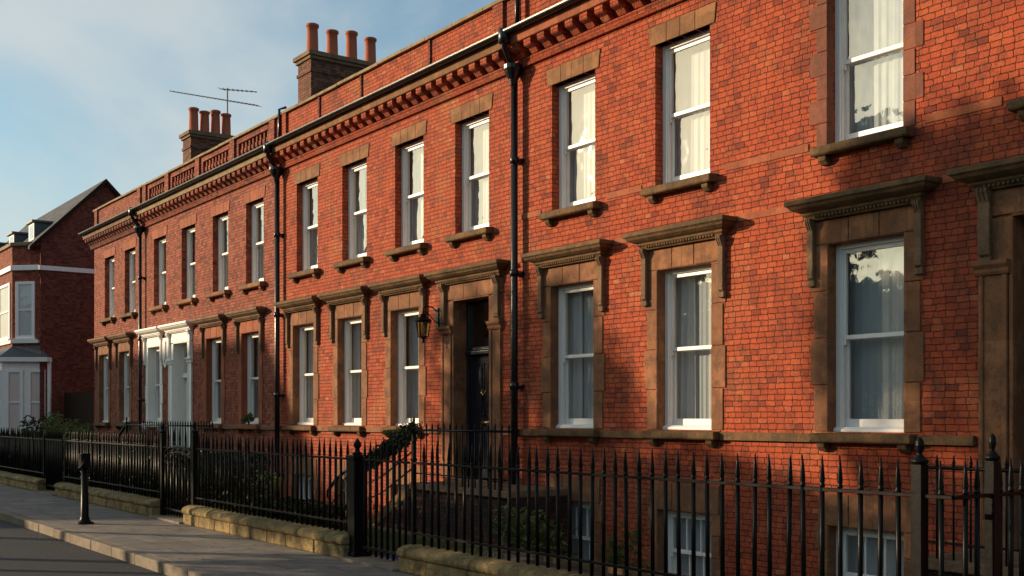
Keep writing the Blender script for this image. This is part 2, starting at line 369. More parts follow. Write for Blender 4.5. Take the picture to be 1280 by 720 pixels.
# ------------------------------------------------------------------ sash windows (centre of the opening, sill level, facing -y)
CACHE = {}
def cached(key, fn):
    if key not in CACHE: CACHE[key] = fn()
    return CACHE[key]
def window_meshes(w, h, bars, kind, seed):
    """kind: net, drape, mixed"""
    rd = random.Random(seed); hw = w / 2
    fr = MB()        # box frame, set .16 - .30 back
    y0, y1 = .135, .28; j = .07
    fr.box(-hw, -hw + j, y0, y1, 0, h); fr.box(hw - j, hw, y0, y1, 0, h); fr.box(-hw + j, hw - j, y0, y1, h - .06, h)
    fr.prism_x([(y0 - .05, 0), (y1, 0), (y1, .055), (y0 - .01, .055), (y0 - .05, .03)], -hw, hw)
    fr.box(-hw + j, -hw + j + .018, y0 + .02, y0 + .038, .055, h - .06); fr.box(hw - j - .018, hw - j, y0 + .02, y0 + .038, .055, h - .06)
    mid = h * .5; s = .045
    sa = MB()
    def sash(za, zb, ya, bot, top, horns):
        yb = ya + .04
        sa.box(-hw + j, -hw + j + s, ya, yb, za, zb); sa.box(hw - j - s, hw - j, ya, yb, za, zb)
        sa.box(-hw + j + s, hw - j - s, ya, yb, za, za + bot); sa.box(-hw + j + s, hw - j - s, ya, yb, zb - top, zb)
        nx, nz = bars
        W = w - 2 * j - 2 * s
        for k in range(1, nx): x = -W / 2 + W * k / nx; sa.box(x - .011, x + .011, ya + .004, yb - .006, za + bot, zb - top)
        for k in range(1, nz): z = za + bot + (zb - top - za - bot) * k / nz; sa.box(-W / 2, W / 2, ya + .006, yb - .008, z - .011, z + .011)
        if horns:
            for q in (-1, 1): sa.box(q * (hw - j - s), q * (hw - j), ya + .002, yb, za - .06, za)
    sash(mid - .02, h - .06, y0 + .035, .05, .05, True)
    sash(.055, mid + .02, y0 + .085, .09, .045, False)
    gl = MB()
    gl.quad((-hw + j + s, y0 + .055, mid), (hw - j - s, y0 + .055, mid), (hw - j - s, y0 + .055, h - .1), (-hw + j + s, y0 + .055, h - .1))
    gl.quad((-hw + j + s, y0 + .105, .13), (hw - j - s, y0 + .105, .13), (hw - j - s, y0 + .105, mid), (-hw + j + s, y0 + .105, mid))
    def sheet(xa, xb, amp, freq, y, zb=.04, zt=h - .03):
        c = MB(); n = max(12, int((xb - xa) * 90)); ph = rd.uniform(0, 6); cols = []
        rows = 7
        for r in range(rows):
            t = r / (rows - 1); z = zt + (zb - zt) * t
            for i in range(n + 1):
                x = xa + (xb - xa) * i / n
                yy = y + amp * (.35 + .65 * t) * (math.sin(x * freq + ph + .7 * math.sin(x * freq * .37 + t * .5)) + .4 * math.sin(x * freq * 2.3 + ph * 2 + t))
                xx = x + .01 * t * math.sin(x * 13 + ph)
                c.v.append((xx, yy, z))
        for r in range(rows - 1):
            for i in range(n):
                a = r * (n + 1) + i; c.f.append((a, a + 1, a + n + 2, a + n + 1))
        return c
    cs = []
    if kind == 'net': cs.append(('net', sheet(-hw + .02, hw - .02, .009, 52, .325)))
    elif kind == 'drape':
        cs.append(('net', sheet(-hw + .02, hw - .02, .007, 60, .36)))
        g = rd.uniform(.30, .38) * w
        cs.append(('drape', sheet(-hw + .02, -hw + g, .015, 48, .325))); cs.append(('drape', sheet(hw - g, hw - .02, .015, 48, .325)))
    elif kind == 'mixed':
        a = rd.uniform(-.05, .12) * w
        cs.append(('drape', sheet(a - .1 * w, hw - .02, .015, 44, .325))); cs.append(('net', sheet(-hw + .02, hw - .02, .007, 60, .36, zb=.04)))
    elif kind == 'open':
        cs.append(('net', sheet(-hw + .02, -hw + .30 * w, .013, 50, .325))); cs.append(('net', sheet(hw - .30 * w, hw - .02, .013, 50, .325)))
    out = [('window', fr.mesh('window', 'white')), ('sash', sa.mesh('sash', 'white')), ('pane', gl.mesh('pane', 'glass'))]
    for n, c in cs: out.append(('curtain', c.mesh('curtain', n, smooth=True)))
    return out

def window(house, u, z, w, h, bars=(1, 1), kind='net', variant=0):
    ms = cached(('win', w, h, bars, kind, variant), lambda: window_meshes(w, h, bars, kind, hash((round(w * 100), variant)) % 9999))
    o = place('window', ms[0][1], (-u, 0, z), house, bevel=.004)
    place('sash', ms[1][1], (-u, 0, z), o, bevel=.004, segs=1); place('pane', ms[2][1], (-u, 0, z), o)
    for n, me in ms[3:]: place(n, me, (-u, 0, z), o)
    return o

def sill_mesh(hw, mat, proj=.15, th=.12):
    def f():
        m = MB(); m.prism_x([(0.16, .0), (-proj, -.02), (-proj, -th + .015), (-proj + .02, -th), (0.0, -th), (.0, -.04), (.16, -.04)], -hw, hw)
        for q in (-1, 1): x = q * (hw - .13); m.prism_x([(-.001, -th), (-proj * .72, -th), (-proj * .66, -th - .05), (-proj * .3, -th - .1), (-.001, -th - .1)], x - .055, x + .055)
        return m.mesh('sill', mat)
    return cached(('sill', hw, mat, proj), f)
HOODP = [(-.0, .56), (-.02, .56), (-.25, .51), (-.26, .50), (-.26, .455), (-.235, .44), (-.215, .41), (-.16, .38), (-.12, .365), (-.12, .34), (-.09, .32), (-.07, .275), (-.0, .275)]   # z from the head of the opening
def hood_mesh(hw, mat):
    def f():
        m = MB(); n = len(HOODP)
        # mitred returns: each profile point also returns to the wall at the sides
        mx = .26
        for sgn in (1,):
            L = [( -hw + (mx + y), y, z) for y, z in HOODP]; Rr = [(hw - (mx + y), y, z) for y, z in HOODP]
            LW = [(-hw + (mx + y), 0.0, z) for y, z in HOODP]; RW = [(hw - (mx + y), 0.0, z) for y, z in HOODP]
            vs = L + Rr + LW + RW
            fs = []
            for i in range(n - 1):
                fs.append((i, i + 1, n + i + 1, n + i)); fs.append((2 * n + i, 2 * n + i + 1, i + 1, i)); fs.append((n + i, n + i + 1, 3 * n + i + 1, 3 * n + i))
            m.add(vs, fs)
        # small carved egg blocks under the corona
        k = -hw + .3
        while k < hw - .3:
            m.box(k, k + .03, -.108, -.07, .298, .33); k += .05
        return m.mesh('hood_mould', mat)
    return cached(('hood', hw, mat), f)
def console_mesh(mat, h=.70, w=.085):
    def f():
        m = MB()
        prof = [(0, .30), (-.105, .30), (-.11, .26), (-.085, .21), (-.06, .16), (-.05, .0), (-.045, .30 - h + .12), (-.065, .30 - h + .07), (-.04, .30 - h), (0, .30 - h)]
        for k in range(3):
            x = -w / 2 + k * w / 3 + .004; m.prism_x(prof, x, x + w / 3 - .008)
        m.box(-w / 2, w / 2, -.06, 0, .30 - h + .02, .28)
        m.box(-w / 2 - .01, w / 2 + .01, -.05, 0, .30 - h - .07, .30 - h - .002)
        return m.mesh('console', mat)
    return cached(('cons', mat, h, w), f)
def surround_mesh(w, h, mat, jamb=.19, lint=.27, proud=.014, below=0.0):
    def f():
        m = MB(); hw = w / 2; g = .005
        rd = random.Random(int(w * 100 + h * 10))
        n = 4; hs = [-below + (h + below) * k / n for k in range(n + 1)]
        for q in (-1, 1):
            for k in range(n):
                jj = jamb + (.045 if k % 2 else 0) + rd.uniform(-.005, .005)
                m.box(q * (hw - .006), q * (hw + jj), -proud - rd.uniform(0, .003), .10, hs[k] + g, hs[k + 1] - g)
            m.box(q * (hw - .008), q * (hw + .03), -proud + .006, .17, -below, h)
        xs = [-hw - jamb, -hw * .42, hw * .38, hw + jamb]
        for k in range(3): m.box(xs[k] + g, xs[k + 1] - g, -proud - rd.uniform(0, .004), .12, h, h + lint)
        m.box(-hw, hw, -proud + .006, .17, h - .008, h + .03)
        return m.mesh('surround', mat)
    return cached(('sur', w, h, mat, jamb, lint), f)
def lintel_mesh(w, h, mat, lint=.25, ext=.09, quoins=None):
    def f():
        m = MB(); hw = w / 2; g = .003; xs = [-hw - ext, -hw * .55, -hw * .05, hw * .5, hw + ext]
        rd = random.Random(int(w * 100))
        for k in range(4):
            t = .035
            m.prism_y([(xs[k] + g, h), (xs[k + 1] - g, h), (xs[k + 1] - g + (t if k == 3 else 0), h + lint), (xs[k] + g - (t if k == 0 else 0), h + lint)], -.012 - rd.uniform(0, .004), .12)
        return m.mesh('lintel', mat)
    return cached(('lin', w, h, mat), f)
def quoin_mesh(w, h, mat, q):
    def f():
        m = MB(); hw = w / 2; n = 7; rd = random.Random(3 + q)
        for k in range(n):
            z0 = h * k / n; e = .24 if k % 2 else .14
            m.box(q * (hw - .006), q * (hw + e), -.010 - rd.uniform(0, .004), .1, z0 + .003, z0 + h / n - .003)
        return m.mesh('quoins', mat)
    return cached(('quo', w, h, mat, q), f)

GH, GZ, UZ, UH = 2.13, 1.43, 4.67, 1.90
def ground_window(house, u, st='stone', hoodmat='stone_moss', consmat='stone_soot', kind='drape', variant=0, w=1.0, sillmat='stone_moss'):
    o = window(house, u, GZ, w, GH, (1, 1), kind, variant)
    p = (-u, 0, GZ)
    place('surround', surround_mesh(w, GH, st), p, o, bevel=.008)
    place('sill', sill_mesh(w / 2 + .16, sillmat), p, o, bevel=.012)
    ph = (-u, 0, GZ + GH)
    place('hood_mould', hood_mesh(w / 2 + .42, hoodmat), ph, o, bevel=.006)
    for q in (-1, 1): place('console', console_mesh(consmat), (-u + q * (w / 2 + .2), -.014, GZ + GH), o, bevel=.006)
    return o
def upper_window(house, u, lmat='stone_tan', kind='net', variant=0, w=1.0, quoins=False, sillmat='stone_moss'):
    o = window(house, u, UZ, w, UH, (1, 1), kind, variant); p = (-u, 0, UZ)
    place('lintel', lintel_mesh(w, UH, lmat), p, o, bevel=.006)
    place('sill', sill_mesh(w / 2 + .13, sillmat), p, o, bevel=.012)
    if quoins:
        for q in (-1, 1): place('quoins', quoin_mesh(w, UH, 'stone_quoin', q), p, o, bevel=.006)
    return o
def basement_window(house, u, kind='open', variant=0, w=1.0, st='stone'):
    o = window(house, u, -.75, w, 1.12, (3, 1), kind, variant); p = (-u, 0, -.75)
    place('surround', surround_mesh(w, 1.12, st, jamb=.13, lint=.36), p, o, bevel=.008)
    return o

# ------------------------------------------------------------------ entrance door with case
def doorway(house, u, z0, st='stone', hood='stone_moss', cons='stone_soot', doormat='black_door', deep=.27, w=1.07, zt=3.56, framemat=None, glassy=True):
    hw = w / 2; base = (-u, 0, z0); H = zt - z0
    d = MB(); y = deep
    # door leaf, raised and sunk panels
    lw = hw - .07; lh = 2.06
    d.box(-lw, lw, y + .03, y + .07, 0, lh)
    for (a, b, c, e) in ((-lw + .10, -.04, 1.05, lh - .12), (.04, lw - .10, 1.05, lh - .12), (-lw + .10, -.04, .16, .82), (.04, lw - .10, .16, .82)):
        d.box(a, b, y + .018, y + .03, c, c + .03); d.box(a, b, y + .018, y + .03, e - .03, e); d.box(a, a + .03, y + .018, y + .03, c + .03, e - .03); d.box(b - .03, b, y + .018, y + .03, c + .03, e - .03)
        d.box(a + .07, b - .07, y + .012, y + .03, c + .07, e - .07)
    o = place('door', d.mesh('door', doormat), base, house, bevel=.004)
    f = MB(); fm = framemat or doormat
    f.box(-hw, -lw, y - .02, y + .1, 0, H); f.box(lw, hw, y - .02, y + .1, 0, H); f.box(-lw, lw, y - .02, y + .1, H - .07, H)
    f.prism_x([(y - .08, lh + .02), (y - .08, lh + .07), (y - .05, lh + .10), (y - .05, lh + .14), (y + .1, lh + .14), (y + .1, lh), (y - .04, lh)], -lw, lw)
    place('door_frame', f.mesh('door_frame', fm), base, o, bevel=.005)
    g = MB(); g.quad((-lw, y + .03, lh + .14), (lw, y + .03, lh + .14), (lw, y + .03, H - .07), (-lw, y + .03, H - .07))
    place('transom_window', g.mesh('transom_window', 'glass'), base, o)
    k = MB(); k.lathe([(0.0, 0), (.035, 0), (.035, .008), (.012, .012), (.012, .03), (.028, .045), (.03, .058), (.018, .07), (0, .072)], n=12)
    k.v = [(x + lw - .16, -z + y + .02, yy + .93) for x, yy, z in k.v]
    k.box(-.13, .13, y + .008, y + .016, .90, .96)                  # letter plate
    k.tube([(-.05, y + .0, 1.5), (-.055, y - .03, 1.44), (0, y - .035, 1.39), (.055, y - .03, 1.44), (.05, y, 1.5)], .009, 6)
    place('handle', k.mesh('handle', 'brass', smooth=True), base, o)
    s = MB()
    # case: deep lining, pilasters, capitals, lintel
    for q in (-1, 1):
        s.box(q * (hw - .012), q * (hw + .03), -.017, deep + .1, 0, H)
        s.box(q * (hw + .03), q * (hw + .36), -.035, .1, .0, .28)
        s.box(q * (hw + .04), q * (hw + .34), -.022, .1, .28, 3.0 - z0)
        s.box(q * (hw + .04), q * (hw + .09), -.040, -.022, .28, 3.0 - z0); s.box(q * (hw + .29), q * (hw + .34), -.040, -.022, .28, 3.0 - z0)
        s.prism_x([(.1, 3.0 - z0), (-.045, 3.0 - z0), (-.06, 3.03 - z0), (-.06, 3.06 - z0), (-.09, 3.10 - z0), (-.09, 3.14 - z0), (.1, 3.14 - z0)], q * (hw + .01), q * (hw + .38))
        s.box(q * (hw - .006), q * (hw + .36), -.020, .1, 3.14 - z0, H)
    s.box(-hw, hw, -.02, deep + .1, H - .008, H + .02)
    for a, b in ((-hw - .36, -.2), (-.197, .197), (.2, hw + .36)): s.box(a, b, -.024, .1, H + .02, H + .27)
    place('surround', s.mesh('surround', st), base, o, bevel=.008)
    ph = (-u, 0, zt)
    place('hood_mould', hood_mesh(hw + .55, hood), ph, o, bevel=.006)
    for q in (-1, 1): place('console', console_mesh(cons, .68, .13), (-u + q * (hw + .26), -.02, zt), o, bevel=.006)
    t = MB(); t.box(-hw - .1, hw + .1, -.12, deep + .1, -.12, 0.0)
    place('doorstep', t.mesh('doorstep', 'stone'), base, o, bevel=.015)
    return o

# ------------------------------------------------------------------ house shell
def cornice(house, ua, ub, fasciamat, bodymat, pitch=.33):
    m = MB()
    m.prism_x([(0, 7.0), (-.05, 7.0), (-.07, 7.03), (-.07, 7.06), (-.10, 7.09), (-.10, 7.11), (0, 7.11)], -ub, -ua)
    u = ua + .1
    while u < ub - .1:
        m.prism_x([(0, 7.11), (-.11, 7.11), (-.14, 7.14), (-.17, 7.17), (-.25, 7.20), (-.27, 7.22), (-.27, 7.30), (0, 7.30)], -u - .17, -u); u += pitch
    o = build(m, 'cornice', bodymat, house, bevel=.005)
    f = MB(); f.prism_x([(0, 7.30), (-.29, 7.30), (-.30, 7.31), (-.31, 7.40), (-.33, 7.44), (0, 7.46)], -ub, -ua)
    build(f, 'fascia', fasciamat, o, bevel=.004)
    g = MB(); n = 10
    prof = [(-.39 + .065 * math.cos(PI + PI * k / n), 7.49 + .065 * math.sin(PI + PI * k / n)) for k in range(n + 1)]
    prof += [(-.33 - .004, 7.49)] + [(-.39 + .055 * math.cos(2 * PI - PI * k / n), 7.49 + .055 * math.sin(2 * PI - PI * k / n)) for k in range(n + 1)]
    g.prism_x(prof, -ub, -ua)
    g.prism_x([(-.02, 7.475), (-.335, 7.46), (-.335, 7.48), (-.02, 7.52)], -ub, -ua)      # lead flashing on top of the cornice
    build(g, 'gutter', 'black_pipe', o)
    return o
def parapet(house, ua, ub, mat, piers, panels=()):
    z0, z1, T = 7.47, 8.2, .3
    m = MB()
    if not panels: m.box(-ub, -ua, .02, T, z0, z1)
    else:
        u = ua
        for a, b in panels:
            m.box(-a, -u, .02, T, z0, z1)
            m.box(-b, -a, .02, T, z0, z0 + .17); m.box(-b, -a, .02, T, z1 - .13, z1); m.box(-b, -a, T - .08, T, z0 + .17, z1 - .13)
            k = a + .06
            while k < b - .05:           # pierced brick balusters standing in the recess
                m.box(-k - .08, -k, .06, T - .08, z0 + .17, z1 - .13); m.box(-k - .1, -k + .02, .045, T - .08, z0 + .36, z0 + .45); k += .21
            u = b
        m.box(-ub, -u, .02, T, z0, z1)
    for p in piers: m.box(-p - .14, -p + .14, -.03, T + .02, z0, z1 + .015)
    o = build(m, 'parapet', mat, house, bevel=.004)
    c = MB(); u = ua; rd = random.Random(int(ua * 10))
    while u < ub - .01:
        e = min(ub, u + rd.uniform(.75, .95)); dz = rd.uniform(-.006, .006)
        c.prism_x([(-.05, z1 + dz), (T + .06, z1 + dz), (T + .06, z1 + .05 + dz), (T / 2, z1 + .10 + dz), (-.05, z1 + .06 + dz)], -e + .004, -u - .004); u = e
    build(c, 'coping', 'coping', o, bevel=.008)
    return o
def shell(name, label, ua, ub, mat, openings, depth=9.0, z1=7.6, lefthip=False):
    h = thing(name, label, 'house', (-(ua + ub) / 2, 0, 0), 'houses of the brick terrace')
    m = MB(); facade(m, ua, ub, -1.0, z1, openings)
    m.quad((-ua, 0, -1), (-ua, depth, -1), (-ua, depth, z1), (-ua, 0, z1)); m.quad((-ub, 0, -1), (-ub, 0, z1), (-ub, depth, z1), (-ub, depth, -1))
    m.quad((-ua, depth, -1), (-ub, depth, -1), (-ub, depth, z1), (-ua, depth, z1))
    build(m, 'wall', mat, h)
    r = MB(); e = .31; zb = 7.62
    r.add([(-ua - .003, e, zb), (-ub + .003, e, zb), (-ub + .003, depth / 2, 9.4), (-ua - .003, depth / 2, 9.4), (-ua - .003, depth, zb), (-ub + .003, depth, zb)],
          [(0, 1, 2, 3), (3, 2, 5, 4), (0, 3, 4), (1, 5, 2)])
    build(r, 'roof', 'slate', h)
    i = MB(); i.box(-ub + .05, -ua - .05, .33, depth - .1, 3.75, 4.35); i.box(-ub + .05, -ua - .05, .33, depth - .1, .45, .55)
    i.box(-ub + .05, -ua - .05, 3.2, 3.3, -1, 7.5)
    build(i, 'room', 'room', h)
    return h
def chimney(house, ua, ub, y0, y1, ztop, npots=4, aer=False):
    m = MB(); m.box(-ub, -ua, y0, y1, 7.7, ztop - .22)
    m.box(-ub - .03, -ua + .03, y0 - .03, y1 + .03, ztop - .55, ztop - .47)
    cx = -(ua + ub) / 2
    o = build(m, 'chimney', 'brick_soot', house, origin=(cx, (y0 + y1) / 2, 7.7), bevel=.006)
    c = MB(); c.box(-ub - .05, -ua + .05, y0 - .05, y1 + .05, ztop - .22, ztop - .14); c.box(-ub - .10, -ua + .10, y0 - .10, y1 + .10, ztop - .14, ztop - .03); c.box(-ub + .05, -ua - .05, y0 + .05, y1 - .05, ztop - .03, ztop + .03)
    build(c, 'cap', 'stone_soot', o, bevel=.012)
    pot = cached('pot', lambda: MB().lathe([(.16, 0), (.165, .05), (.15, .07), (.14, .5), (.135, .66), (.165, .68), (.165, .74), (.14, .755), (.12, .76), (.12, .3), (.0, .3)], n=18).mesh('chimney_pot', 'terracotta', smooth=True))
    for k in range(npots):
        y = y0 + .22 + (y1 - y0 - .44) * k / (npots - 1)
        q = place('chimney_pot', pot, (cx, y, ztop + .02), o); q.scale.z = [1, .93, 1.04, .97][k % 4]
    return o
def downpipe(house, u, hopper_z=6.82, r=.055, z0=-.9, above=True, neck=True, y=-.12):
    x = -u; m = MB(); m.tube([(x, y, hopper_z + .05), (x, y, z0)], r, 12)
    z = hopper_z - 1.3
    while z > z0 + .3:
        m.lathe([(r, 0), (r + .018, .01), (r + .018, .10), (r, .115)], x, y, 12); n = 48
        m.v[-n:] = [(a, b, c + z) for a, b, c in m.v[-n:]]
        m.box(x - .11, x + .11, y + .03, -.002, z + .03, z + .075)      # ears
        z -= 1.75
    o = build(m, 'downpipe', 'black_pipe', house, smooth=False)
    for p in o.data.polygons: p.use_smooth = len(p.vertices) == 4 and abs(p.normal.z) < .3
    h = MB(); b = hopper_z
    h.lathe([(.055, b - .08), (.075, b), (.13, b + .10), (.155, b + .16), (.155, b + .22), (.13, b + .22)], x, y - .02, 14)
    h.box(x - .05, x + .05, y, 0, b + .1, b + .16)
    build(h, 'hopper', 'black_pipe', o)
    if neck:
        s = MB(); s.tube([(x + .10, -.39, 7.47), (x + .10, -.39, 7.34), (x + .09, -.37, 7.26), (x + .03, -.25, 7.14), (x, -.17, 7.06), (x, y - .02, 6.98)], .05, 10)
        s.lathe([(.06, 7.30), (.09, 7.32), (.09, 7.52), (.06, 7.54)], x + .10, -.39, 12)
        build(s, 'swan_neck', 'black_pipe', o, smooth=True)
    if above:
        a = MB(); a.tube([(x - .02, -.06, 7.5), (x - .02, -.06, 8.33), (x - .02, .1, 8.40)], .03, 8)
        build(a, 'vent_pipe', 'black_pipe', o, smooth=True)
    return o

def band(house, ua, ub, z, h, mat='brick_dark', proud=.012, gaps=()):
    u = ua
    for a, b in sorted(gaps) + [(ub, ub)]:
        if a - u > .02: m = MB(); m.box(-a, -u, -proud, .02, z, z + h); build(m, 'string_course', mat, house, bevel=.003)
        u = b

GW, BH = GZ + GH, .37
def gop(c, w=1.0): return (c - w / 2, c + w / 2, GZ, GW)
def uop(c, w=1.0): return (c - w / 2, c + w / 2, UZ, UZ + UH)
def bop(c, w=1.0): return (c - w / 2, c + w / 2, -.75, .37)

# ---- right-hand house
gr = [7.66, 10.45, 12.75]; up = [5.30, 7.67, 10.49, 12.73]; off = [2.6, .2]
DOORR = 5.42
ops = [gop(c) for c in gr + off] + [uop(c) for c in up + off] + [bop(c) for c in gr] + [(DOORR - .535, DOORR + .535, .3, 3.56, .27)]
H1 = shell('brick_house', 'large red brick terraced house nearest the camera, brown stone door case at its right edge', -2.2, 14.14, 'brick', ops)
kinds = ['mixed', 'drape', 'drape']
for i, c in enumerate(gr): ground_window(H1, c, kind=kinds[i], variant=i)
for i, c in enumerate(off): ground_window(H1, c, kind='drape', variant=0); upper_window(H1, c, 'stone', variant=0)
for i, c in enumerate(up): upper_window(H1, c, 'stone_tan' if i > 1 else 'stone', kind='net', variant=i % 3, quoins=(i == 1))
for i, c in enumerate(gr): basement_window(H1, c, 'net', i % 2)
doorway(H1, DOORR, .3)
cornice(H1, -2.2, 14.14, 'stone_red', 'brick'); parapet(H1, -2.2, 14.14, 'brick', [14.0, 10.7, 7.2, 3.7, 0])
def gaps_for(cs, e): return [(c - e, c + e) for c in cs]
band(H1, -2.2, 14.14, 4.66, .085, 'stone_red', gaps=gaps_for(up + off, .76))
band(H1, -2.2, 14.14, 4.0, .085, 'stone_red', gaps=gaps_for(gr + off, .95) + [(DOORR - 1.1, DOORR + 1.1)])
band(H1, -2.2, 14.14, 1.31, .10, 'stone_moss', .06, gaps=gaps_for(gr + off, .68) + [(DOORR - .92, DOORR + .92)])
downpipe(H1, 14.02)

# ---- middle house
gm = [17.54, 19.66, 21.74]; um = [15.38, 17.40, 19.48, 21.57]; DOORM = 15.39
ops = [gop(c) for c in gm] + [uop(c) for c in um] + [bop(c) for c in gm] + [(DOORM - .535, DOORM + .535, .57, 3.56, .27)]
H2 = shell('brick_house', 'sunlit orange brick terraced house with black front door and wall lantern', 14.14, 22.92, 'brick_mid', ops)
for i, c in enumerate(gm): ground_window(H2, c, kind=['mixed', 'drape', 'drape'][i], variant=3 + i)
for i, c in enumerate(um): upper_window(H2, c, 'stone_tan', kind='net' if i != 2 else 'drape', variant=i % 3)
for i, c in enumerate(gm): basement_window(H2, c, 'net', i % 2)
doorway(H2, DOORM, .57)
cornice(H2, 14.14, 22.92, 'stone_tan', 'brick_mid'); parapet(H2, 14.14, 22.92, 'brick_mid', [22.7, 14.6], ())
band(H2, 14.14, 22.92, 1.31, .10, 'stone', .05, gaps=gaps_for(gm, .68) + [(DOORM - .92, DOORM + .92)])
for pu in (16.7, 19.2, 21.0):
    m = MB(); m.box(-pu - .03, -pu + .03, -.012, .03, 7.5, 8.19); build(m, 'parapet_strip', 'brick_dark', H2)
chimney(H2, 25.0 - 3.0, 25.75 - 3.0, 1.1, 2.6, 10.2) if False else None
downpipe(H2, 22.80)

# ---- house with the white doorway
gl_ = [24.55, 26.80, 31.30]; ul = [24.30, 26.39, 28.60, 30.82]; DOORL = 29.17
ops = [gop(c) for c in gl_] + [uop(c) for c in ul] + [bop(c) for c in gl_[:2]] + [(DOORL - .535, DOORL + .535, .57, 3.56, .27)]
H3 = shell('brick_house', 'red brick terraced house with a white painted doorway and white window case', 22.92, 32.3, 'brick_left', ops)
for i, c in enumerate(gl_):
    if i < 2: ground_window(H3, c, 'stone_red', 'stone_soot', 'stone_soot', kind='mixed', variant=i, sillmat='stone')
    else: ground_window(H3, c, 'white_stone', 'white_stone', 'white_stone', kind='drape', variant=i, sillmat='white_stone')
for i, c in enumerate(ul): upper_window(H3, c, 'stone_red', kind=['drape', 'drape', 'net', 'drape'][i], variant=i % 3, sillmat='stone')
for i, c in enumerate(gl_[:2]): basement_window(H3, c, 'net', i % 2, st='stone_red')
doorway(H3, DOORL, .57, 'white_stone', 'white_stone', 'white_stone', 'white')
cornice(H3, 22.92, 32.3, 'coping', 'brick_left', .30)
parapet(H3, 22.92, 32.3, 'brick_left', [23.3, 25.6, 27.9, 30.2, 32.1], [(23.6, 25.3), (25.9, 27.6), (28.2, 29.9), (30.5, 31.8)])
band(H3, 22.92, 32.3, 1.31, .10, 'stone_soot', .05, gaps=gaps_for(gl_, .68) + [(DOORL - .92, DOORL + .92)])
chimney(H3, 25.5, 26.25, 2.0, 4.1, 10.75)
downpipe(H3, 32.15, r=.045, neck=True, above=False)
m = MB()      # shield between the two white cases
cx = -(DOORL + gl_[2]) / 2 - .02
m.prism_y([(cx - .17, 3.75), (cx + .17, 3.75), (cx + .17, 3.2), (cx + .1, 3.0), (cx, 2.92), (cx - .1, 3.0), (cx - .17, 3.2)], -.06, 0)
m.prism_y([(cx - .11, 3.66), (cx + .11, 3.66), (cx + .11, 3.24), (cx, 3.05), (cx - .11, 3.24)], -.09, -.055)
build(m, 'shield_ornament', 'white_stone', H3, bevel=.01)

# ---- end house
ge = [33.99, 36.09]; ue = [33.47, 35.50]
ops = [gop(c) for c in ge] + [uop(c) for c in ue]
H4 = shell('brick_house', 'narrow red brick house closing the far end of the terrace', 32.3, 37.15, 'brick_left', ops)
for i, c in enumerate(ge): ground_window(H4, c, 'stone', 'stone_soot', 'stone_soot', kind='drape', variant=i)
for i, c in enumerate(ue): upper_window(H4, c, 'stone_red', kind='drape', variant=i)
cornice(H4, 32.3, 37.35, 'stone_soot', 'brick_dark', .26); parapet(H4, 32.3, 37.15, 'brick_left', [32.6, 36.9])
chimney(H4, 33.9, 34.6, 2.0, 3.5, 10.5)

# ------------------------------------------------------------------ gabled house beyond
GHs = thing('gabled_house', 'dark red brick gabled house with white bay beyond the end of the terrace', 'house', (-47, 0, 0))
US = 42.0
m = MB()
g = [(-.5, -.2), (-.5, 7.9), (1.75, 10.15), (4.0, 7.9), (4.0, -.2)]
m.prism_x([(y, z) for y, z in g], -54, -US); build(m, 'wall', 'brick_dark', GHs)
m = MB()
for s0, s1 in (((-.85, 7.55), (1.75, 10.20)), ((1.75, 10.20), (4.3, 7.62))):
    m.prism_x([s0, s1, (s1[0], s1[1] + .12), (s0[0], s0[1] + .12)], -54.2, -US + .12)
roof = build(m, 'roof', 'slate', GHs)
m = MB()
for s0, s1 in (((-.9, 7.45), (1.75, 10.14)), ((1.75, 10.14), (4.35, 7.50))): m.prism_x([s0, s1, (s1[0], s1[1] + .16), (s0[0], s0[1] + .16)], -US + .12, -US + .16)
build(m, 'verge_board', 'timber', GHs)
m = MB(); m.box(-US, -US + .05, -.5, 4.0, 6.82, 6.98); m.box(-54, -US + .05, -.56, -.5, 6.82, 6.98); build(m, 'string_course', 'white', GHs)
for k, du in enumerate((43.0, 46.2, 49.4)):
    m = MB(); x = -du - .55
    m.box(x - .42, x + .42, -.45, 1.0, 8.0, 8.68); d = build(m, 'dormer', 'lead', GHs, bevel=.01)
    m = MB(); m.box(x - .38, x + .38, -.462, -.448, 8.02, 8.66); build(m, 'dormer_front', 'white', d)
    m = MB(); m.box(x - .5, x + .5, -.55, 1.2, 8.68, 8.76); build(m, 'dormer_roof', 'lead', d, bevel=.01)
    m = MB(); m.box(x - .29, x + .29, -.472, -.462, 8.12, 8.60); build(m, 'pane', 'glass', d)
def bay(u0, off, z0, z1, mat, name, y0=-.5, cant=.8, proj=.75, width=3.9):
    P = [(-u0, y0), (-u0 - cant, y0 - proj), (-u0 - width + cant, y0 - proj), (-u0 - width, y0), (-u0 - width - .2, y0 + .25), (-u0 - .2, y0 + .25)]
    P = [(x, y) for x, y in P]
    m = MB(); m.prism_z(P, z0, z1); return m, P
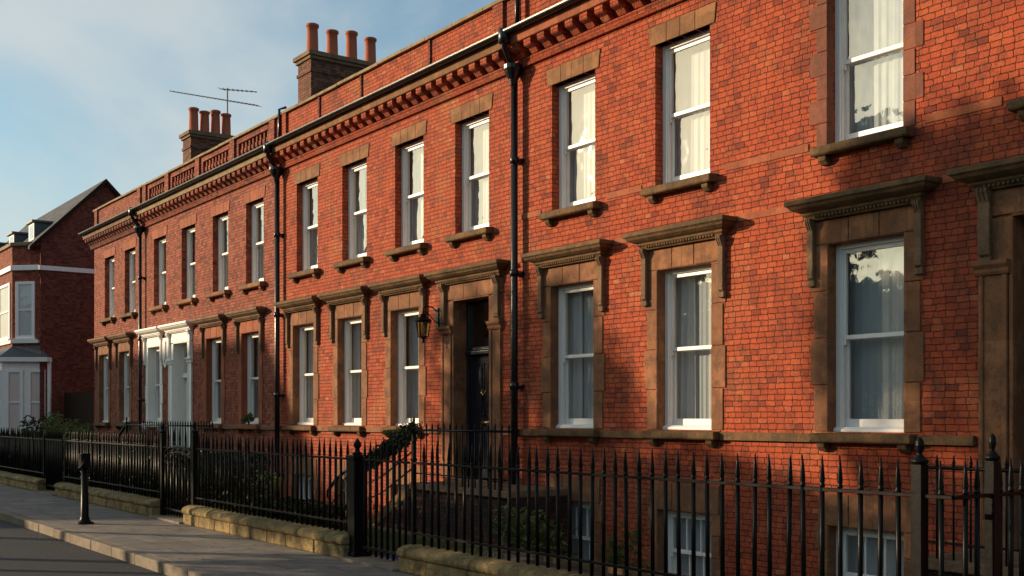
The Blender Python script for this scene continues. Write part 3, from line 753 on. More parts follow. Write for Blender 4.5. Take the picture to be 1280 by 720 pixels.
def bay_window(par, p, q, za, zb, t0=.2, t1=.8, inset=.04, split=True, fmat='white'):
    """sash window on the bay face from p to q (plan points); frame stands a little proud"""
    p = Vector((*p, 0)); q = Vector((*q, 0)); d = q - p; n = Vector((-d.y, d.x, 0)).normalized()
    if n.y > 0 or (abs(n.y) < .01 and n.x < 0): n = -n
    f = MB()
    def bar(a, b, c, e, th0, th1):
        P0 = p + d * a; P1 = p + d * b
        vs = []
        for z in (c, e):
            for Q, k in ((P0, th0), (P1, th0), (P1, th1), (P0, th1)): vs.append((Q.x + n.x * k, Q.y + n.y * k, z))
        f.add(vs, [(0, 1, 2, 3), (7, 6, 5, 4), (0, 4, 5, 1), (1, 5, 6, 2), (2, 6, 7, 3), (3, 7, 4, 0)])
    w = .06 / d.length; th = (.0, .05)
    bar(t0 - w, t0 + w, za, zb, *th); bar(t1 - w, t1 + w, za, zb, *th); bar(t0 + w, t1 - w, zb - .1, zb, *th); bar(t0 + w, t1 - w, za, za + .1, *th)
    bar(t0 - 2 * w, t1 + 2 * w, za - .08, za, .0, .1)
    if split: mz = za + (zb - za) * .5; bar(t0 + w, t1 - w, mz - .03, mz + .03, .0, .04)
    o = build(f, 'window', fmat, par, bevel=.004)
    gm_ = MB(); P0 = p + d * (t0 + w) + n * .018; P1 = p + d * (t1 - w) + n * .018
    gm_.quad((P0.x, P0.y, za + .1), (P1.x, P1.y, za + .1), (P1.x, P1.y, zb - .1), (P0.x, P0.y, zb - .1)); build(gm_, 'pane', 'bay_glass', o)
    gm_ = MB(); P0 = p + d * (t0 + w) + n * .004; P1 = p + d * (t1 - w) + n * .004
    gm_.quad((P0.x, P0.y, za + .1), (P1.x, P1.y, za + .1), (P1.x, P1.y, zb - .1), (P0.x, P0.y, zb - .1)); build(gm_, 'blind', 'drape', o)
for u0 in (42.1, 47.4):
    mb, P = bay(u0, 0, 4.1, 7.7, 'brick_left', 'upper_bay'); ub_ = build(mb, 'upper_bay', 'brick_left', GHs)
    for i, (a, b) in enumerate(((0, 1), (1, 2), (2, 3))): bay_window(ub_, P[a], P[b], 4.40, 6.42, .22 if i != 1 else .12, .80 if i != 1 else .88)
    P2 = [(x + (.06 if x > -u0 - 1.9 else -.06), y - .08) for x, y in P[:4]] + P[4:]
    for z0_, z1_ in ((6.82, 7.0), (4.22, 4.34)): m = MB(); m.prism_z(P2, z0_, z1_); build(m, 'bay_band', 'white', ub_, bevel=.01)
    m = MB(); m.prism_z(P2, 7.7, 7.82); build(m, 'bay_coping', 'coping', ub_, bevel=.01)
    mb, Q = bay(u0 - .15, 0, -.1, 3.55, 'white_stone', 'bay', y0=-.2, cant=.95, proj=1.4, width=4.2); lb = build(mb, 'lower_bay', 'white_stone', GHs, bevel=.01)
    for i, (a, b) in enumerate(((0, 1), (1, 2), (2, 3))):
        if i == 1:
            for t in (.05, .37, .69): bay_window(lb, Q[a], Q[b], .95, 3.28, t, t + .24)
        else:
            bay_window(lb, Q[a], Q[b], .95, 3.28, .12, .42); bay_window(lb, Q[a], Q[b], .95, 3.28, .58, .88)
    Q2 = [(x + (.14 if x > -u0 - 1.9 else -.14), y - .12) for x, y in Q[:4]] + Q[4:]
    m = MB(); m.prism_z(Q2, 3.55, 3.72); build(m, 'bay_cornice', 'white_stone', lb, bevel=.02)
    m = MB(); m.prism_z(Q2, 3.722, 4.12, [(x, y) for x, y in P]); build(m, 'bay_roof', 'lead', lb)

# timber fence closing the gap between the houses
F = thing('timber_fence', 'dark vertical board fence between the terrace end and the gabled house', 'fence', (-39.6, .35, 0))
m = MB(); u = 37.18; rd = random.Random(5)
while u < 41.9: m.box(-u - .14, -u, .3, .325, 0, 2.45 + rd.uniform(-.02, .02)); u += .15
build(m, 'boards', 'timber', F)
m = MB(); m.box(-41.95, -37.17, .326, .38, .5, .6); m.box(-41.95, -37.17, .326, .38, 2.0, 2.1); build(m, 'rails', 'timber', F)

# ------------------------------------------------------------------ the setting
m = MB(); m.quad((-400, -400, -.16), (300, -400, -.16), (300, 400, -.16), (-400, 400, -.16))
m = MB()
# ground sheet is split round the sunken front areas: it stays outside y in (-2.55, 0)
for a, b, c, d in ((-400, 300, -400, -13.3), (-400, 300, 9.0, 400), (-400, -37.2, -4.3, 9.0), (2.2, 300, -4.3, 9.0)):
    m.quad((a, c, -.02), (b, c, -.02), (b, d, -.02), (a, d, -.02))
struct(m, 'ground', 'soil')
m = MB(); m.quad((-200, -13.3, -.12), (120, -13.3, -.12), (120, -6.25, -.12), (-200, -6.25, -.12)); struct(m, 'road', 'asphalt')
m = MB(); m.box(-200, 120, -6.1, -4.30, -.14, 0.0); struct(m, 'pavement', 'flags')
m = MB(); m.box(-200, 120, -16.0, -13.42, -.14, 0.0); struct(m, 'opposite_pavement', 'flags')
m = MB(); x = -60.0; rd = random.Random(2)
while x < 20:
    L = rd.uniform(.85, 1.0); y = rd.uniform(-.004, .004); m.box(x + .004, x + L - .004, -6.25 + y, -6.103, -.16, .002 + y * .6); m.box(x + .004, x + L - .004, -13.417, -13.28 + y, -.16, .002); x += L
struct(m, 'kerb', 'kerb', bevel=.014)
m = MB(); m.box(-60, 20, -4.16, -2.75, -.5, -.012); struct(m, 'garden_ground', 'soil')
m = MB(); m.box(-37.5, 3, -2.75, -2.55, -1.0, .05); struct(m, 'area_retaining_wall', 'stone_moss', bevel=.015)
o = bpy.data.objects['area_retaining_wall']; o['label'] = 'low mossy stone edge of the sunken area before the houses'; o['category'] = 'retaining wall'; del o['kind']
m = MB(); m.box(-37.5, 3, -2.55, 0.0, -1.2, -1.0); struct(m, 'area_floor', 'flags')
for a, b in ((-11.3, -10.0), (-17.8, -16.3), (-25.2, -23.8)): m = MB(); m.box(a, b, -4.13, -2.75, -.1, .004); struct(m, 'garden_path', 'flags')

# low garden walls
def low_wall(ua, ub, label, ret=None):
    w = thing('garden_wall', label, 'wall', (-(ua + ub) / 2, -4.34, 0), 'low stone walls under the railings')
    rd = random.Random(int(ua * 7)); b = MB(); u = ua
    while u < ub - .01:
        e = min(ub, u + rd.uniform(.5, .8)); dy = rd.uniform(0, .012); b.box(-e + .004, -u - .004, -4.50 - dy, -4.18, 0, .155); u = e
    build(b, 'base_course', 'low_wall', w, bevel=.02, segs=3)
    c = MB(); u = ua
    while u < ub - .01:
        e = min(ub, u + rd.uniform(1.1, 1.5)); dz = rd.uniform(-.006, .006)
        pr = [(-4.52, .158), (-4.53, .20)] + [(-4.34 - .185 * math.cos(R(a)), .215 + .065 * math.sin(R(a)) + dz) for a in (10, 30, 50, 70, 90, 110, 130, 150, 170)] + [(-4.15, .20), (-4.16, .158)]
        n = max(2, int((e - u) / .12))
        for k in range(1):
            c.prism_x(pr, -e + .004, -u - .004)
        u = e
    if ret:
        for b0, b1 in ret: c.box(-ua - .34, -ua + .02, b0, b1, .158, .28)
    build(c, 'coping_stones', 'low_wall', w, bevel=.022, segs=3)
    return w
low_wall(3.65, 10.08, 'mossy yellow stone wall under the nearest railings, right of the entrance gate')
low_wall(11.28, 16.42, 'sunlit yellow stone wall running between the arched gate and the thick black gatepost')
low_wall(17.82, 23.8, 'shaded mossy stone wall behind the black bollard')
low_wall(25.2, 44.0, 'stone wall at the far end of the pavement before the gabled house')
for a, b in ((10.08, 11.28), (16.42, 17.82), (23.8, 25.2)):
    m = MB(); m.box(-b, -a, -4.56, -4.14, -.02, .03); o = build(m, 'threshold', 'kerb', bevel=.01, origin=(-(a + b) / 2, -4.35, 0))
    tag(o, {10.08: 'worn stone threshold under the gate beside the thick gatepost', 16.42: 'pale stone threshold under the tall arched gate', 23.8: 'stone threshold in the far gateway in shade'}[a], 'threshold', 'stone gate thresholds')

# ------------------------------------------------------------------ railings
RY = -4.34
def picket_mesh(z0, rail, tip):
    def f():
        m = MB(); r = .0165
        m.tube([(0, 0, z0), (0, 0, rail + .01)], r, 8)
        m.lathe([(.015, rail + .012), (.020, rail + .018), (.020, rail + .028), (.015, rail + .034), (.0175, rail + .05), (.0185, rail + .065), (.012, rail + .145), (.003, tip)], n=8)
        return m.mesh('picket', 'black_iron', smooth=True)
    return cached(('pick', z0, rail, tip), f)
def ornate_post(par, x, y, z0, ztop, s=.045, finial=True, name='post'):
    m = MB(); m.box(-s, s, -s, s, z0, ztop - .16)
    if finial:
        m.lathe([(s * 1.0, ztop - .16), (s * 1.4, ztop - .148), (s * 1.45, ztop - .135), (s * .9, ztop - .118), (s * .45, ztop - .10), (s * .45, ztop - .09), (s * .62, ztop - .07), (s * .72, ztop - .045), (s * .62, ztop - .018), (s * .35, ztop), (0.0, ztop + .008)], n=18)
    else: m.box(-s * 1.25, s * 1.25, -s * 1.25, s * 1.25, ztop - .16, ztop - .13); m.prism_z([(-s, -s), (s, -s), (s, s), (-s, s)], ztop - .13, ztop - .05, [(-.01, -.01), (.01, -.01), (.01, .01), (-.01, .01)])
    return place(name, m.mesh(name, 'black_iron'), (x, y, 0), par, bevel=.005)
def railing(label, ua, ub, posts=(), rail=1.12, low=.39, tip=1.344, z0=.25, pitch=.147, ret=None, bigs=()):
    t = thing('iron_railing', label, 'railing', (-(ua + ub) / 2, RY, 0), 'black spear railings along the pavement')
    for nm, z in (('top_rail', rail), ('bottom_rail', low)):
        if z is None: continue
        m = MB(); m.box(-ub, -ua, RY - .02, RY + .02, z - .012, z + .012); build(m, nm, 'black_iron', t, bevel=.003, segs=1)
    n = max(1, round((ub - ua) / pitch)); me = picket_mesh(z0, rail, tip); rd = random.Random(int(ua * 10))
    for k in range(n):
        u = ua + (k + .5) * (ub - ua) / n
        if any(abs(u - p) < .07 for p in list(posts) + list(bigs)): continue
        o = place('picket', me, (-u, RY, 0), t); o.rotation_euler = (rd.gauss(0, .008), rd.gauss(0, .010), rd.uniform(0, 1)); o.scale.z = 1 + rd.uniform(-.004, .006)
    for p in posts: ornate_post(t, -p, RY, 0, 1.30, .022, False)
    for p in bigs: ornate_post(t, -p, RY, .2, 1.47, .038, True)
    if ret:
        y0, y1 = ret
        for nm, z in (('top_rail', rail), ('bottom_rail', low)):
            m = MB(); m.box(-ua - .02, -ua + .02, y0, y1, z - .012, z + .012); build(m, nm, 'black_iron', t, bevel=.003, segs=1)
        y = y0 + .12
        while y < y1 - .04:
            if abs(y + 3.93) > .05: place('picket', me, (-ua, y, 0), t)
            y += .125
        ornate_post(t, -ua, -3.93, .1, 1.49, .033)
    return t
railing('nearest black spear railings, with a ball-topped post and the corner at the right', 3.83, 10.04, posts=(10.02,), bigs=(4.06,), ret=(RY, -2.6))
railing('black spear railings above the sunlit yellow wall, left of the thick gatepost', 11.42, 16.28, posts=())
railing('black spear railings behind the bollard, between the far gateway and the arched gate', 17.85, 23.7, posts=(23.65,))
railing('black spear railings at the far end before the gabled house', 25.3, 36.0, posts=(25.35,))
m = MB(); m.box(-4.01, -3.65, -4.14, -2.75, 0, .27); tag(build(m, 'garden_wall', 'low_wall', origin=(-3.83, -3.4, 0), bevel=.03), 'short stone wall under the railings that turn towards the right doorway', 'wall', 'low stone walls under the railings')

# thick gatepost
gp = thing('gatepost', 'thick square black iron gatepost with small finial at the end of the yellow wall', 'gatepost', (-11.25, RY, 0))
m = MB(); m.box(-.085, .085, -.085, .085, 0, 1.17); m.box(-.10, .10, -.10, .10, 0, .08); m.box(-.10, .10, -.10, .10, 1.12, 1.17); place('shaft', m.mesh('shaft', 'black_iron'), (-11.25, RY, 0), gp, bevel=.008)
m = MB(); m.lathe([(.05, 1.17), (.06, 1.19), (.03, 1.21), (.025, 1.24), (.045, 1.27), (.045, 1.30), (.02, 1.335), (.004, 1.36)], n=12); place('finial', m.mesh('finial', 'black_iron', smooth=True), (-11.25, RY, 0), gp)

# gates
def gate(label, ua, ub, top, arch, z0=.06, posts=None):
    t = thing('iron_gate', label, 'gate', (-(ua + ub) / 2, RY, 0), 'black iron garden gates')
    n = max(4, round((ub - ua) / .13)); me = None
    for za, zb in ((1.108, 1.132), (.13, .16)): m = MB(); m.box(-ub, -ua, RY - .018, RY + .018, za, zb); build(m, 'rail', 'black_iron', t, bevel=.003, segs=1)
    if arch:
        pts = [(-(ua + ub) / 2 + (ub - ua) / 2 * math.cos(a), RY, .98 + .16 * math.sin(a)) for a in [PI * k / 14 for k in range(15)]]
        m = MB(); m.tube(pts, .02, 8); m.tube([(p[0], p[1], p[2] - .09) for p in pts], .012, 8); build(m, 'arch', 'black_iron', t, smooth=True)
    for k in range(n):
        u = ua + (k + .5) * (ub - ua) / n
        if arch and k % 2: 
            place('picket', picket_mesh(z0, .86, 1.02), (-u, RY, 0), t)
        else: place('picket', picket_mesh(z0, 1.12 if not arch else 1.2, top), (-u, RY, 0), t)
    for p, s, zt in (posts or ()): ornate_post(t, -p, RY, 0, zt, s, True, 'post')
    return t
gate('black gate with plain spears between the thick gatepost and the nearest wall', 10.12, 11.14, 1.344, False)
gate('tall arched black gate between two slim posts, above the pale threshold', 16.42, 17.70, 1.46, True, posts=((16.36, .04, 1.52), (17.76, .04, 1.50)))
gate('far black gate in shade near the gabled house', 23.85, 25.2, 1.344, False)

# ------------------------------------------------------------------ entrance landings with stairs running along the house front
def entrance(label, ua, ub, zf, stairs=True, group='entrance stairs'):
    """landing from ua to ub, flight descending towards larger u"""
    t = thing('entrance_stairs', label, 'stairs', (-(ua + ub) / 2, -.6, 0), group)
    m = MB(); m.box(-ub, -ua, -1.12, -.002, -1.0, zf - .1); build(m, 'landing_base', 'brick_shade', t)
    m = MB(); m.box(-ub - .03, -ua, -1.18, -.002, zf - .1, zf); build(m, 'landing', 'stone_soot', t, bevel=.012)
    if stairs:
        n = 6; rise = .165; going = .31
        m = MB(); k0 = ub + .03
        for k in range(n):
            z = zf - rise * (k + 1); m.box(-k0 - going * (k + 1), -k0 - going * k, -1.12, -.012, -1.0, z)
        build(m, 'steps', 'stone_soot', t, bevel=.012)
        m = MB(); e = k0 + going * n
        m.prism_y([(-k0, zf - .02), (-k0, zf - .22), (-e, zf - .22 - rise * n), (-e, zf - .02 - rise * n)], -1.20, -1.13)
        build(m, 'stringer', 'stone_moss', t, bevel=.008)
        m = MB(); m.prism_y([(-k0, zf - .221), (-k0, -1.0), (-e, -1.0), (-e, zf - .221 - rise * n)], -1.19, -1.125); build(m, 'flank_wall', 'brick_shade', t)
    # guard rails
    y = -1.10; hr = .84
    def rail_line(z): return [(-ua, y, zf + z), (-ub, y, zf + z)]
    m = MB(); m.tube(rail_line(hr), .018, 8); m.tube(rail_line(.15), .012, 8)
    if stairs:
        sl = rise / going; pts = [(-ub, y, zf + hr)]
        for k in range(1, 11):
            du = 2.95 * k / 10; pts.append((-ub - du, y, zf + hr - sl * du * (.72 + .12 * math.sin(k * .6))))
        top = pts[:]
        m.tube(top, .034, 8); m.tube([(a, b, c - .33) for a, b, c in top], .014, 6); m.tube([(a, b, c - .60) for a, b, c in top], .014, 6)
        ex, ey, ez = top[-1]
        m.tube([(ex, ey, ez), (ex - .08, ey, ez - .05), (ex - .09, ey, ez - .16), (ex - .02, ey, ez - .2)], .02, 6)
    build(m, 'handrail', 'black_iron', t, smooth=True)
    pm = cached('gp', lambda: MB().tube([(0, 0, -.9), (0, 0, 0)], .011, 6).lathe([(.012, 0), (.02, .01), (.012, .03), (.018, .05), (.003, .12)], n=8).mesh('baluster', 'black_iron', smooth=True))
    u = ua + .06
    while u < ub: place('baluster', pm, (-u, y, zf + hr), t); u += .17
    if stairs:
        pm2 = cached('gp2', lambda: MB().tube([(0, 0, -.98), (0, 0, 0)], .011, 6).mesh('baluster', 'black_iron'))
        for k in range(1, 10): a, b, c = top[k]; place('baluster', pm2, (a, b, c), t)
        ornate_post(t, top[0][0], y, zf, zf + hr + .2, .03, True, 'newel_post'); 
    return t
ST = entrance('stone entrance stairs with black handrail climbing to the black front door', 12.75, 15.75 - .35, .55)
entrance('stone entrance landing with black rails before the white doorway', 24.0, 30.2, .55, True)
entrance('stone entrance landing before the brown stone door case at the right edge', 4.3, 6.25, .29, False)

# blue mat by the gate
m = MB(); n = 14
for i in range(n + 1):
    for j in range(9):
        x = -11.28 + .62 * i / n; y = -4.10 + .42 * j / 8; m.v.append((x, y, .012 + .006 * math.sin(i * 1.3 + j) + .004 * math.sin(j * 2.1)))
for i in range(n):
    for j in range(8): a = i * 9 + j; m.f.append((a, a + 9, a + 10, a + 1))
tag(build(m, 'door_mat', 'mat_blue', origin=(-10.97, -3.9, 0)), 'blue mat lying just inside the gate by the thick gatepost', 'mat')

# ------------------------------------------------------------------ bollard
B = thing('bollard', 'black iron post with a tilted square head standing alone on the pavement', 'post', (-17.3, -5.68, 0))
bx, by = -17.3, -5.68
m = MB(); m.lathe([(.13, 0), (.13, .02), (.09, .035), (.07, .07), (.058, .12), (.046, .82)], bx, by, 14); build(m, 'shaft', 'black_iron', B, smooth=True, bevel=0)
m = MB(); m.prism_y([(bx - .085, .80), (bx + .075, .84), (bx + .085, 1.06), (bx - .08, 1.045)], by - .07, by + .07); build(m, 'head', 'black_iron', B, bevel=.012)
m = MB(); m.tube([(bx - .06, by - .075, .83), (bx + .09, by - .075, .86), (bx + .14, by - .06, .90), (bx + .14, by - .04, .97)], .011, 6); build(m, 'hook', 'black_iron', B, smooth=True)

# ------------------------------------------------------------------ lantern
LX, LY, LZ = -16.42, -.30, 3.12
Ln = thing('wall_lantern', 'black hexagonal wall lantern with amber glass left of the black front door', 'lantern', (LX, LY, LZ))
m = MB(); s = [(.5, 0)]; hx = lambda r, z: [(LX + r * math.cos(PI / 3 * k), LY + r * math.sin(PI / 3 * k), z) for k in range(6)]
for k in range(6):
    a = hx(.085, LZ - .15)[k]; b = hx(.125, LZ + .12)[k]; m.tube([a, b], .009, 6); a2 = hx(.085, LZ - .15)[(k + 1) % 6]; b2 = hx(.125, LZ + .12)[(k + 1) % 6]; m.tube([a, a2], .01, 6); m.tube([b, b2], .012, 6)
build(m, 'cage', 'black_iron', Ln)
m = MB(); m.v = hx(.155, LZ + .125) + hx(.05, LZ + .21) ; m.f = [(k, (k + 1) % 6, 6 + (k + 1) % 6, 6 + k) for k in range(6)] + [(11, 10, 9, 8, 7, 6), (0, 1, 2, 3, 4, 5)]
m.lathe([(.05, LZ + .21), (.055, LZ + .235), (.02, LZ + .25), (.02, LZ + .28), (.006, LZ + .30)], LX, LY, 10); build(m, 'lid', 'black_iron', Ln)
m = MB(); a = hx(.082, LZ - .148); b = hx(.121, LZ + .118)
for k in range(6): m.quad(a[k], a[(k + 1) % 6], b[(k + 1) % 6], b[k])
build(m, 'glass_panels', 'amber', Ln)
m = MB(); m.lathe([(.012, LZ - .10), (.03, LZ - .06), (.034, LZ), (.02, LZ + .05), (0.002, LZ + .07)], LX, LY, 10); build(m, 'bulb', 'net', Ln, smooth=True)
m = MB(); m.lathe([(.006, LZ - .26), (.022, LZ - .23), (.012, LZ - .20), (.03, LZ - .18), (.085, LZ - .15)], LX, LY, 10); build(m, 'drop_finial', 'black_iron', Ln)
m = MB(); m.tube([(LX, LY, LZ + .29), (LX, LY + .0, LZ + .34), (LX, LY + .08, LZ + .385), (LX, LY + .2, LZ + .36), (LX, -.03, LZ + .30)], .012, 8); m.tube([(LX, LY + .02, LZ + .30), (LX, LY + .1, LZ + .25), (LX, -.03, LZ + .10)], .009, 8)
m.box(LX - .045, LX + .045, -.03, 0, LZ + .0, LZ + .36); build(m, 'bracket', 'black_iron', Ln, smooth=False)

# ------------------------------------------------------------------ aerial
A = thing('television_aerial', 'thin metal television aerial clamped to the left chimney stack', 'aerial', (-34.0, 3.7, 10.3))
ax, ay = -34.2, 3.3
m = MB(); m.tube([(ax, ay, 9.9), (ax, ay, 12.08)], .028, 8); build(m, 'mast', 'metal', A)
def yagi(c, d, L0, L1, el, n, pitchz=0):
    m = MB(); c = Vector(c); d = Vector(d).normalized(); p = Vector((0, 0, 1)).cross(d).normalized()
    m.tube([c - d * L0, c + d * L1], .016, 6)
    for k in range(n):
        q = c + d * (-L0 + (L0 + L1) * (k + .3) / n); e = el * (1 - .35 * k / n)
        m.tube([q - p * e, q + p * e], .009, 5)
    return m
# boom runs along the street, a little tilted
build(yagi((ax, ay, 11.68), (-.90, -.42, .26), 1.35, 2.6, .19, 24), 'boom', 'metal', A)
build(yagi((ax, ay, 12.03), (.9, .42, -.20), .3, 1.25, .18, 8), 'short_boom', 'metal', A)

# ------------------------------------------------------------------ plants
def leaf_cloud(name, center, rad, n, size, mat, seed, par=None, stems=True, flat=.7, lumps=6):
    rd = random.Random(seed); m = MB(); c = Vector(center)
    L = [(Vector((rd.uniform(-.7, .7) * rad[0], rd.uniform(-.7, .7) * rad[1], rd.uniform(-.5, .8) * rad[2])), rd.uniform(.35, .65)) for _ in range(lumps)]
    for i in range(n):
        o, s = rd.choice(L); d = Vector((rd.gauss(0, 1), rd.gauss(0, 1), rd.gauss(0, 1))).normalized() * (rd.random() ** .4)
        p = c + o + Vector((d.x * rad[0], d.y * rad[1], d.z * rad[2])) * s
        a = Vector((rd.gauss(0, 1), rd.gauss(0, 1), rd.gauss(0, .6))).normalized(); b = a.cross(Vector((rd.gauss(0, 1), rd.gauss(0, 1), rd.gauss(0, 1)))).normalized(); z = size * rd.uniform(.6, 1.3)
        m.add([p - a * z, p + b * z * .45, p + a * z, p - b * z * .45], [(0, 1, 2, 3)])
    return m
def shrub(label, center, rad, n, size, mat, seed, name='shrub', cat='shrub', group=None):
    base = (center[0], center[1], max(-.012, center[2] - rad[2])); t = thing(name, label, cat, base, group); rd = random.Random(seed)
    build(leaf_cloud('foliage', center, rad, n, size, mat, seed), 'foliage', mat, t)
    m = MB()
    for k in range(6):
        a = rd.uniform(0, 6.28); m.tube([base, (center[0] + math.cos(a) * rad[0] * .4, center[1] + math.sin(a) * rad[1] * .4, center[2]), (center[0] + math.cos(a) * rad[0] * .7, center[1] + math.sin(a) * rad[1] * .7, center[2] + rad[2] * .6)], .012, 5, .004)
    build(m, 'stems', 'bark', t); return t
def U(px, D): X = px + 379; return D * (2141.6 / X - .7279)
shrub('loose green shrub rising above the far railings, nearest the gabled house', (-30.6, -2.9, .9), (.9, .7, .75), 900, .07, 'leaf', 11, group='shrubs behind the railings')
shrub('bright green shrub behind the far railings, right of the loose one', (-27.6, -3.1, .85), (.9, .6, .65), 900, .07, 'leaf', 12, group='shrubs behind the railings')
shrub('dark shrub behind the far railings before the white bay', (-33.6, -2.6, .8), (1.3, .6, .8), 900, .07, 'leaf_dark', 13, group='shrubs behind the railings')
shrub('green shrub behind the nearest railings by the leftmost basement window', (-11.0, -1.9, -.05), (.75, .5, .5), 900, .05, 'leaf', 14, group='shrubs behind the railings')
shrub('small leafy plant before the middle basement window behind the nearest railings', (-9.75, -1.8, -.15), (.35, .3, .5), 350, .05, 'leaf', 15, group='shrubs behind the railings')
shrub('low green shrub behind the railings left of the stairs', (-20.2, -1.7, .1), (1.3, .5, .45), 1100, .055, 'leaf', 16, group='shrubs behind the railings')
rd = random.Random(17); m = MB(); iv = thing('ivy_plant', 'dark ivy clinging along the sloping handrail of the entrance stairs', 'ivy', (-16.3, -1.1, 1.1)); ir = MB()
for i in range(5000):
    k = rd.random() ** .8; du = 2.3 * k; z = .55 + .84 - .387 * du + .02; w_ = .085 * (1 - .45 * k)
    p = Vector((-15.35 - du + rd.gauss(0, .03), -1.10 + rd.gauss(0, w_ * .6), z + rd.gauss(0, w_)))
    a = Vector((rd.gauss(0, 1), rd.gauss(0, 1), rd.gauss(0, 1))).normalized(); b = a.cross(Vector((rd.gauss(0, 1), rd.gauss(0, 1), rd.gauss(0, 1)))).normalized(); q = .032 * rd.uniform(.6, 1.3)
    m.add([p - a * q, p + b * q * .6, p + a * q, p - b * q * .6], [(0, 1, 2, 3)])
build(m, 'foliage', 'leaf_dark', iv); ir.tube([(-15.35 - .23 * k, -1.06 + .02 * math.sin(k * 2), 1.36 - .089 * k + .03 * math.sin(k * 1.7)) for k in range(11)], .014, 6); build(ir, 'stems', 'bark', iv)
shrub('fresh green pot plant leaves on the handrail under the lantern', (-16.05, -1.1, 1.30), (.34, .10, .09), 320, .032, 'leaf', 18, name='trailing_plant', cat='plant')
shrub('small green plant on a window sill left of the tall middle downpipe', (-24.35, -.12, 1.56), (.26, .12, .14), 220, .04, 'leaf', 19, name='window_plant', cat='plant')
def hedge(label, x0, x1, y0, y1, top, n, seed):
    t = thing('hedge', label, 'hedge', ((x0 + x1) / 2, (y0 + y1) / 2, 0), 'dark hedges behind the railings'); rd = random.Random(seed); m = MB()
    for i in range(n):
        x = rd.uniform(x0, x1); y = rd.uniform(y0, y1); zt = top + .07 * noise.noise(Vector((x * 1.4, y * 1.4, seed))) * 2
        z = zt * (1 - rd.random() ** 2.2); y = y if rd.random() < .3 else rd.choice((y0, y0, y1)) + rd.gauss(0, .05) + .06 * noise.noise(Vector((x * 2, z * 3, seed)))
        p = Vector((x, y, z)); a = Vector((rd.gauss(0, 1), rd.gauss(0, 1), rd.gauss(0, 1))).normalized(); b = a.cross(Vector((rd.gauss(0, 1), rd.gauss(0, 1), rd.gauss(0, 1)))).normalized(); q = .05 * rd.uniform(.6, 1.3)
        m.add([p - a * q, p + b * q * .5, p + a * q, p - b * q * .5], [(0, 1, 2, 3)])
    build(m, 'foliage', 'leaf_dark', t)
    m = MB(); x = x0 + .2
    while x < x1: m.tube([(x, (y0 + y1) / 2, -.02), (x + .05, (y0 + y1) / 2 + .04, top * .5), (x - .03, (y0 + y1) / 2, top * .85)], .02, 5, .006); x += .35
    build(m, 'stems', 'bark', t)
    return t
hedge('clipped dark hedge behind the railings over the sunlit yellow wall', -21.8, -16.2, -3.8, -3.2, .98, 7000, 31)
hedge('low dark hedge behind the railings beside the thick gatepost', -16.1, -13.6, -3.7, -3.2, .36, 2200, 32)
hedge('dark hedge behind the railings behind the black bollard', -31.0, -22.6, -3.8, -3.2, 1.0, 8500, 33)
hedge('dark hedge at the far end before the white bay', -44.0, -31.3, -3.4, -2.6, 1.05, 8500, 34)
# grass by the gate
m = MB(); rd = random.Random(4)
for i in range(5000):
    x = -rd.uniform(10.2, 16.2); y = rd.uniform(-4.1, -2.8)
    if -11.3 < x < -10.0 and y < -3.5: continue
    h = rd.uniform(.04, .11); a = rd.uniform(0, 6.28); w = .006; dx, dy = rd.gauss(0, .02), rd.gauss(0, .02)
    m.add([(x - w * math.cos(a), y - w * math.sin(a), -.012), (x + w * math.cos(a), y + w * math.sin(a), -.012), (x + dx, y + dy, h)], [(0, 1, 2)])
g = build(m, 'grass', 'grass'); g['kind'] = 'stuff'
# dead leaves in the gutter
m = MB()
for i in range(420):
    x = rd.uniform(-26, -6); k = rd.random(); y = -6.27 - abs(rd.gauss(0, .12)) if k < .5 else rd.uniform(-6.0, -4.6); z = -.115 if k < .5 else .004
    a = rd.uniform(0, 6.28); s = rd.uniform(.012, .03); c, d = math.cos(a) * s, math.sin(a) * s
    m.add([(x - c, y - d, z + .004), (x + d * .6, y - c * .6, z + .001), (x + c, y + d, z + .008), (x - d * .6, y + c * .6, z + .002)], [(0, 1, 2, 3)])
M['dead'] = leafmat('dead_leaves', (.10, .06, .03), (.22, .15, .07)); g = build(m, 'fallen_leaves', 'dead'); g['kind'] = 'stuff'

# ------------------------------------------------------------------ across the street (unseen directly; placed and shaped for its reflections and long shadows)
def opp_house(label, ua, ub, y, eaves, ridge, mat='brick_left', nwin=3, depth=8):
    h = thing('facing_house', label, 'house', (-(ua + ub) / 2, y, 0), 'houses across the street')
    m = MB(); m.box(-ub, -ua, y - depth, y, -.1, eaves); m.prism_x([(y, eaves - .01), (y - depth / 2, ridge - .08), (y - depth, eaves - .01)], -ub, -ua); build(m, 'wall', mat, h)
    m = MB(); yc = y - depth / 2
    for a, b in (((y + .3, eaves - .12), (yc, ridge)), ((yc, ridge), (y - depth - .3, eaves - .12))): m.prism_x([a, b, (b[0], b[1] + .1), (a[0], a[1] + .1)], -ub, -ua)
    build(m, 'roof', 'slate', h)
    w = (ub - ua) / nwin
    for k in range(nwin):
        cx = -ua - w * (k + .5)
        for z in ([.9] if eaves < 3.6 else [.9, 3.4] if eaves < 6.5 else [.9, 3.7, 6.3]):
            if z + 1.5 > eaves: continue
            m = MB(); m.box(cx - .55, cx + .55, y, y + .05, z, z + 1.5); o = build(m, 'window', 'white', h)
            m = MB(); m.box(cx - .47, cx + .47, y + .05, y + .055, z + .08, z + .72); m.box(cx - .47, cx + .47, y + .05, y + .055, z + .78, z + 1.42); build(m, 'pane', 'black_door', o)
    m = MB(); m.box(-ub + .3, -ub + 1.1, yc - .4, yc + .4, ridge - .6, ridge + 1.0); build(m, 'chimney', 'brick_soot', h)
    return h
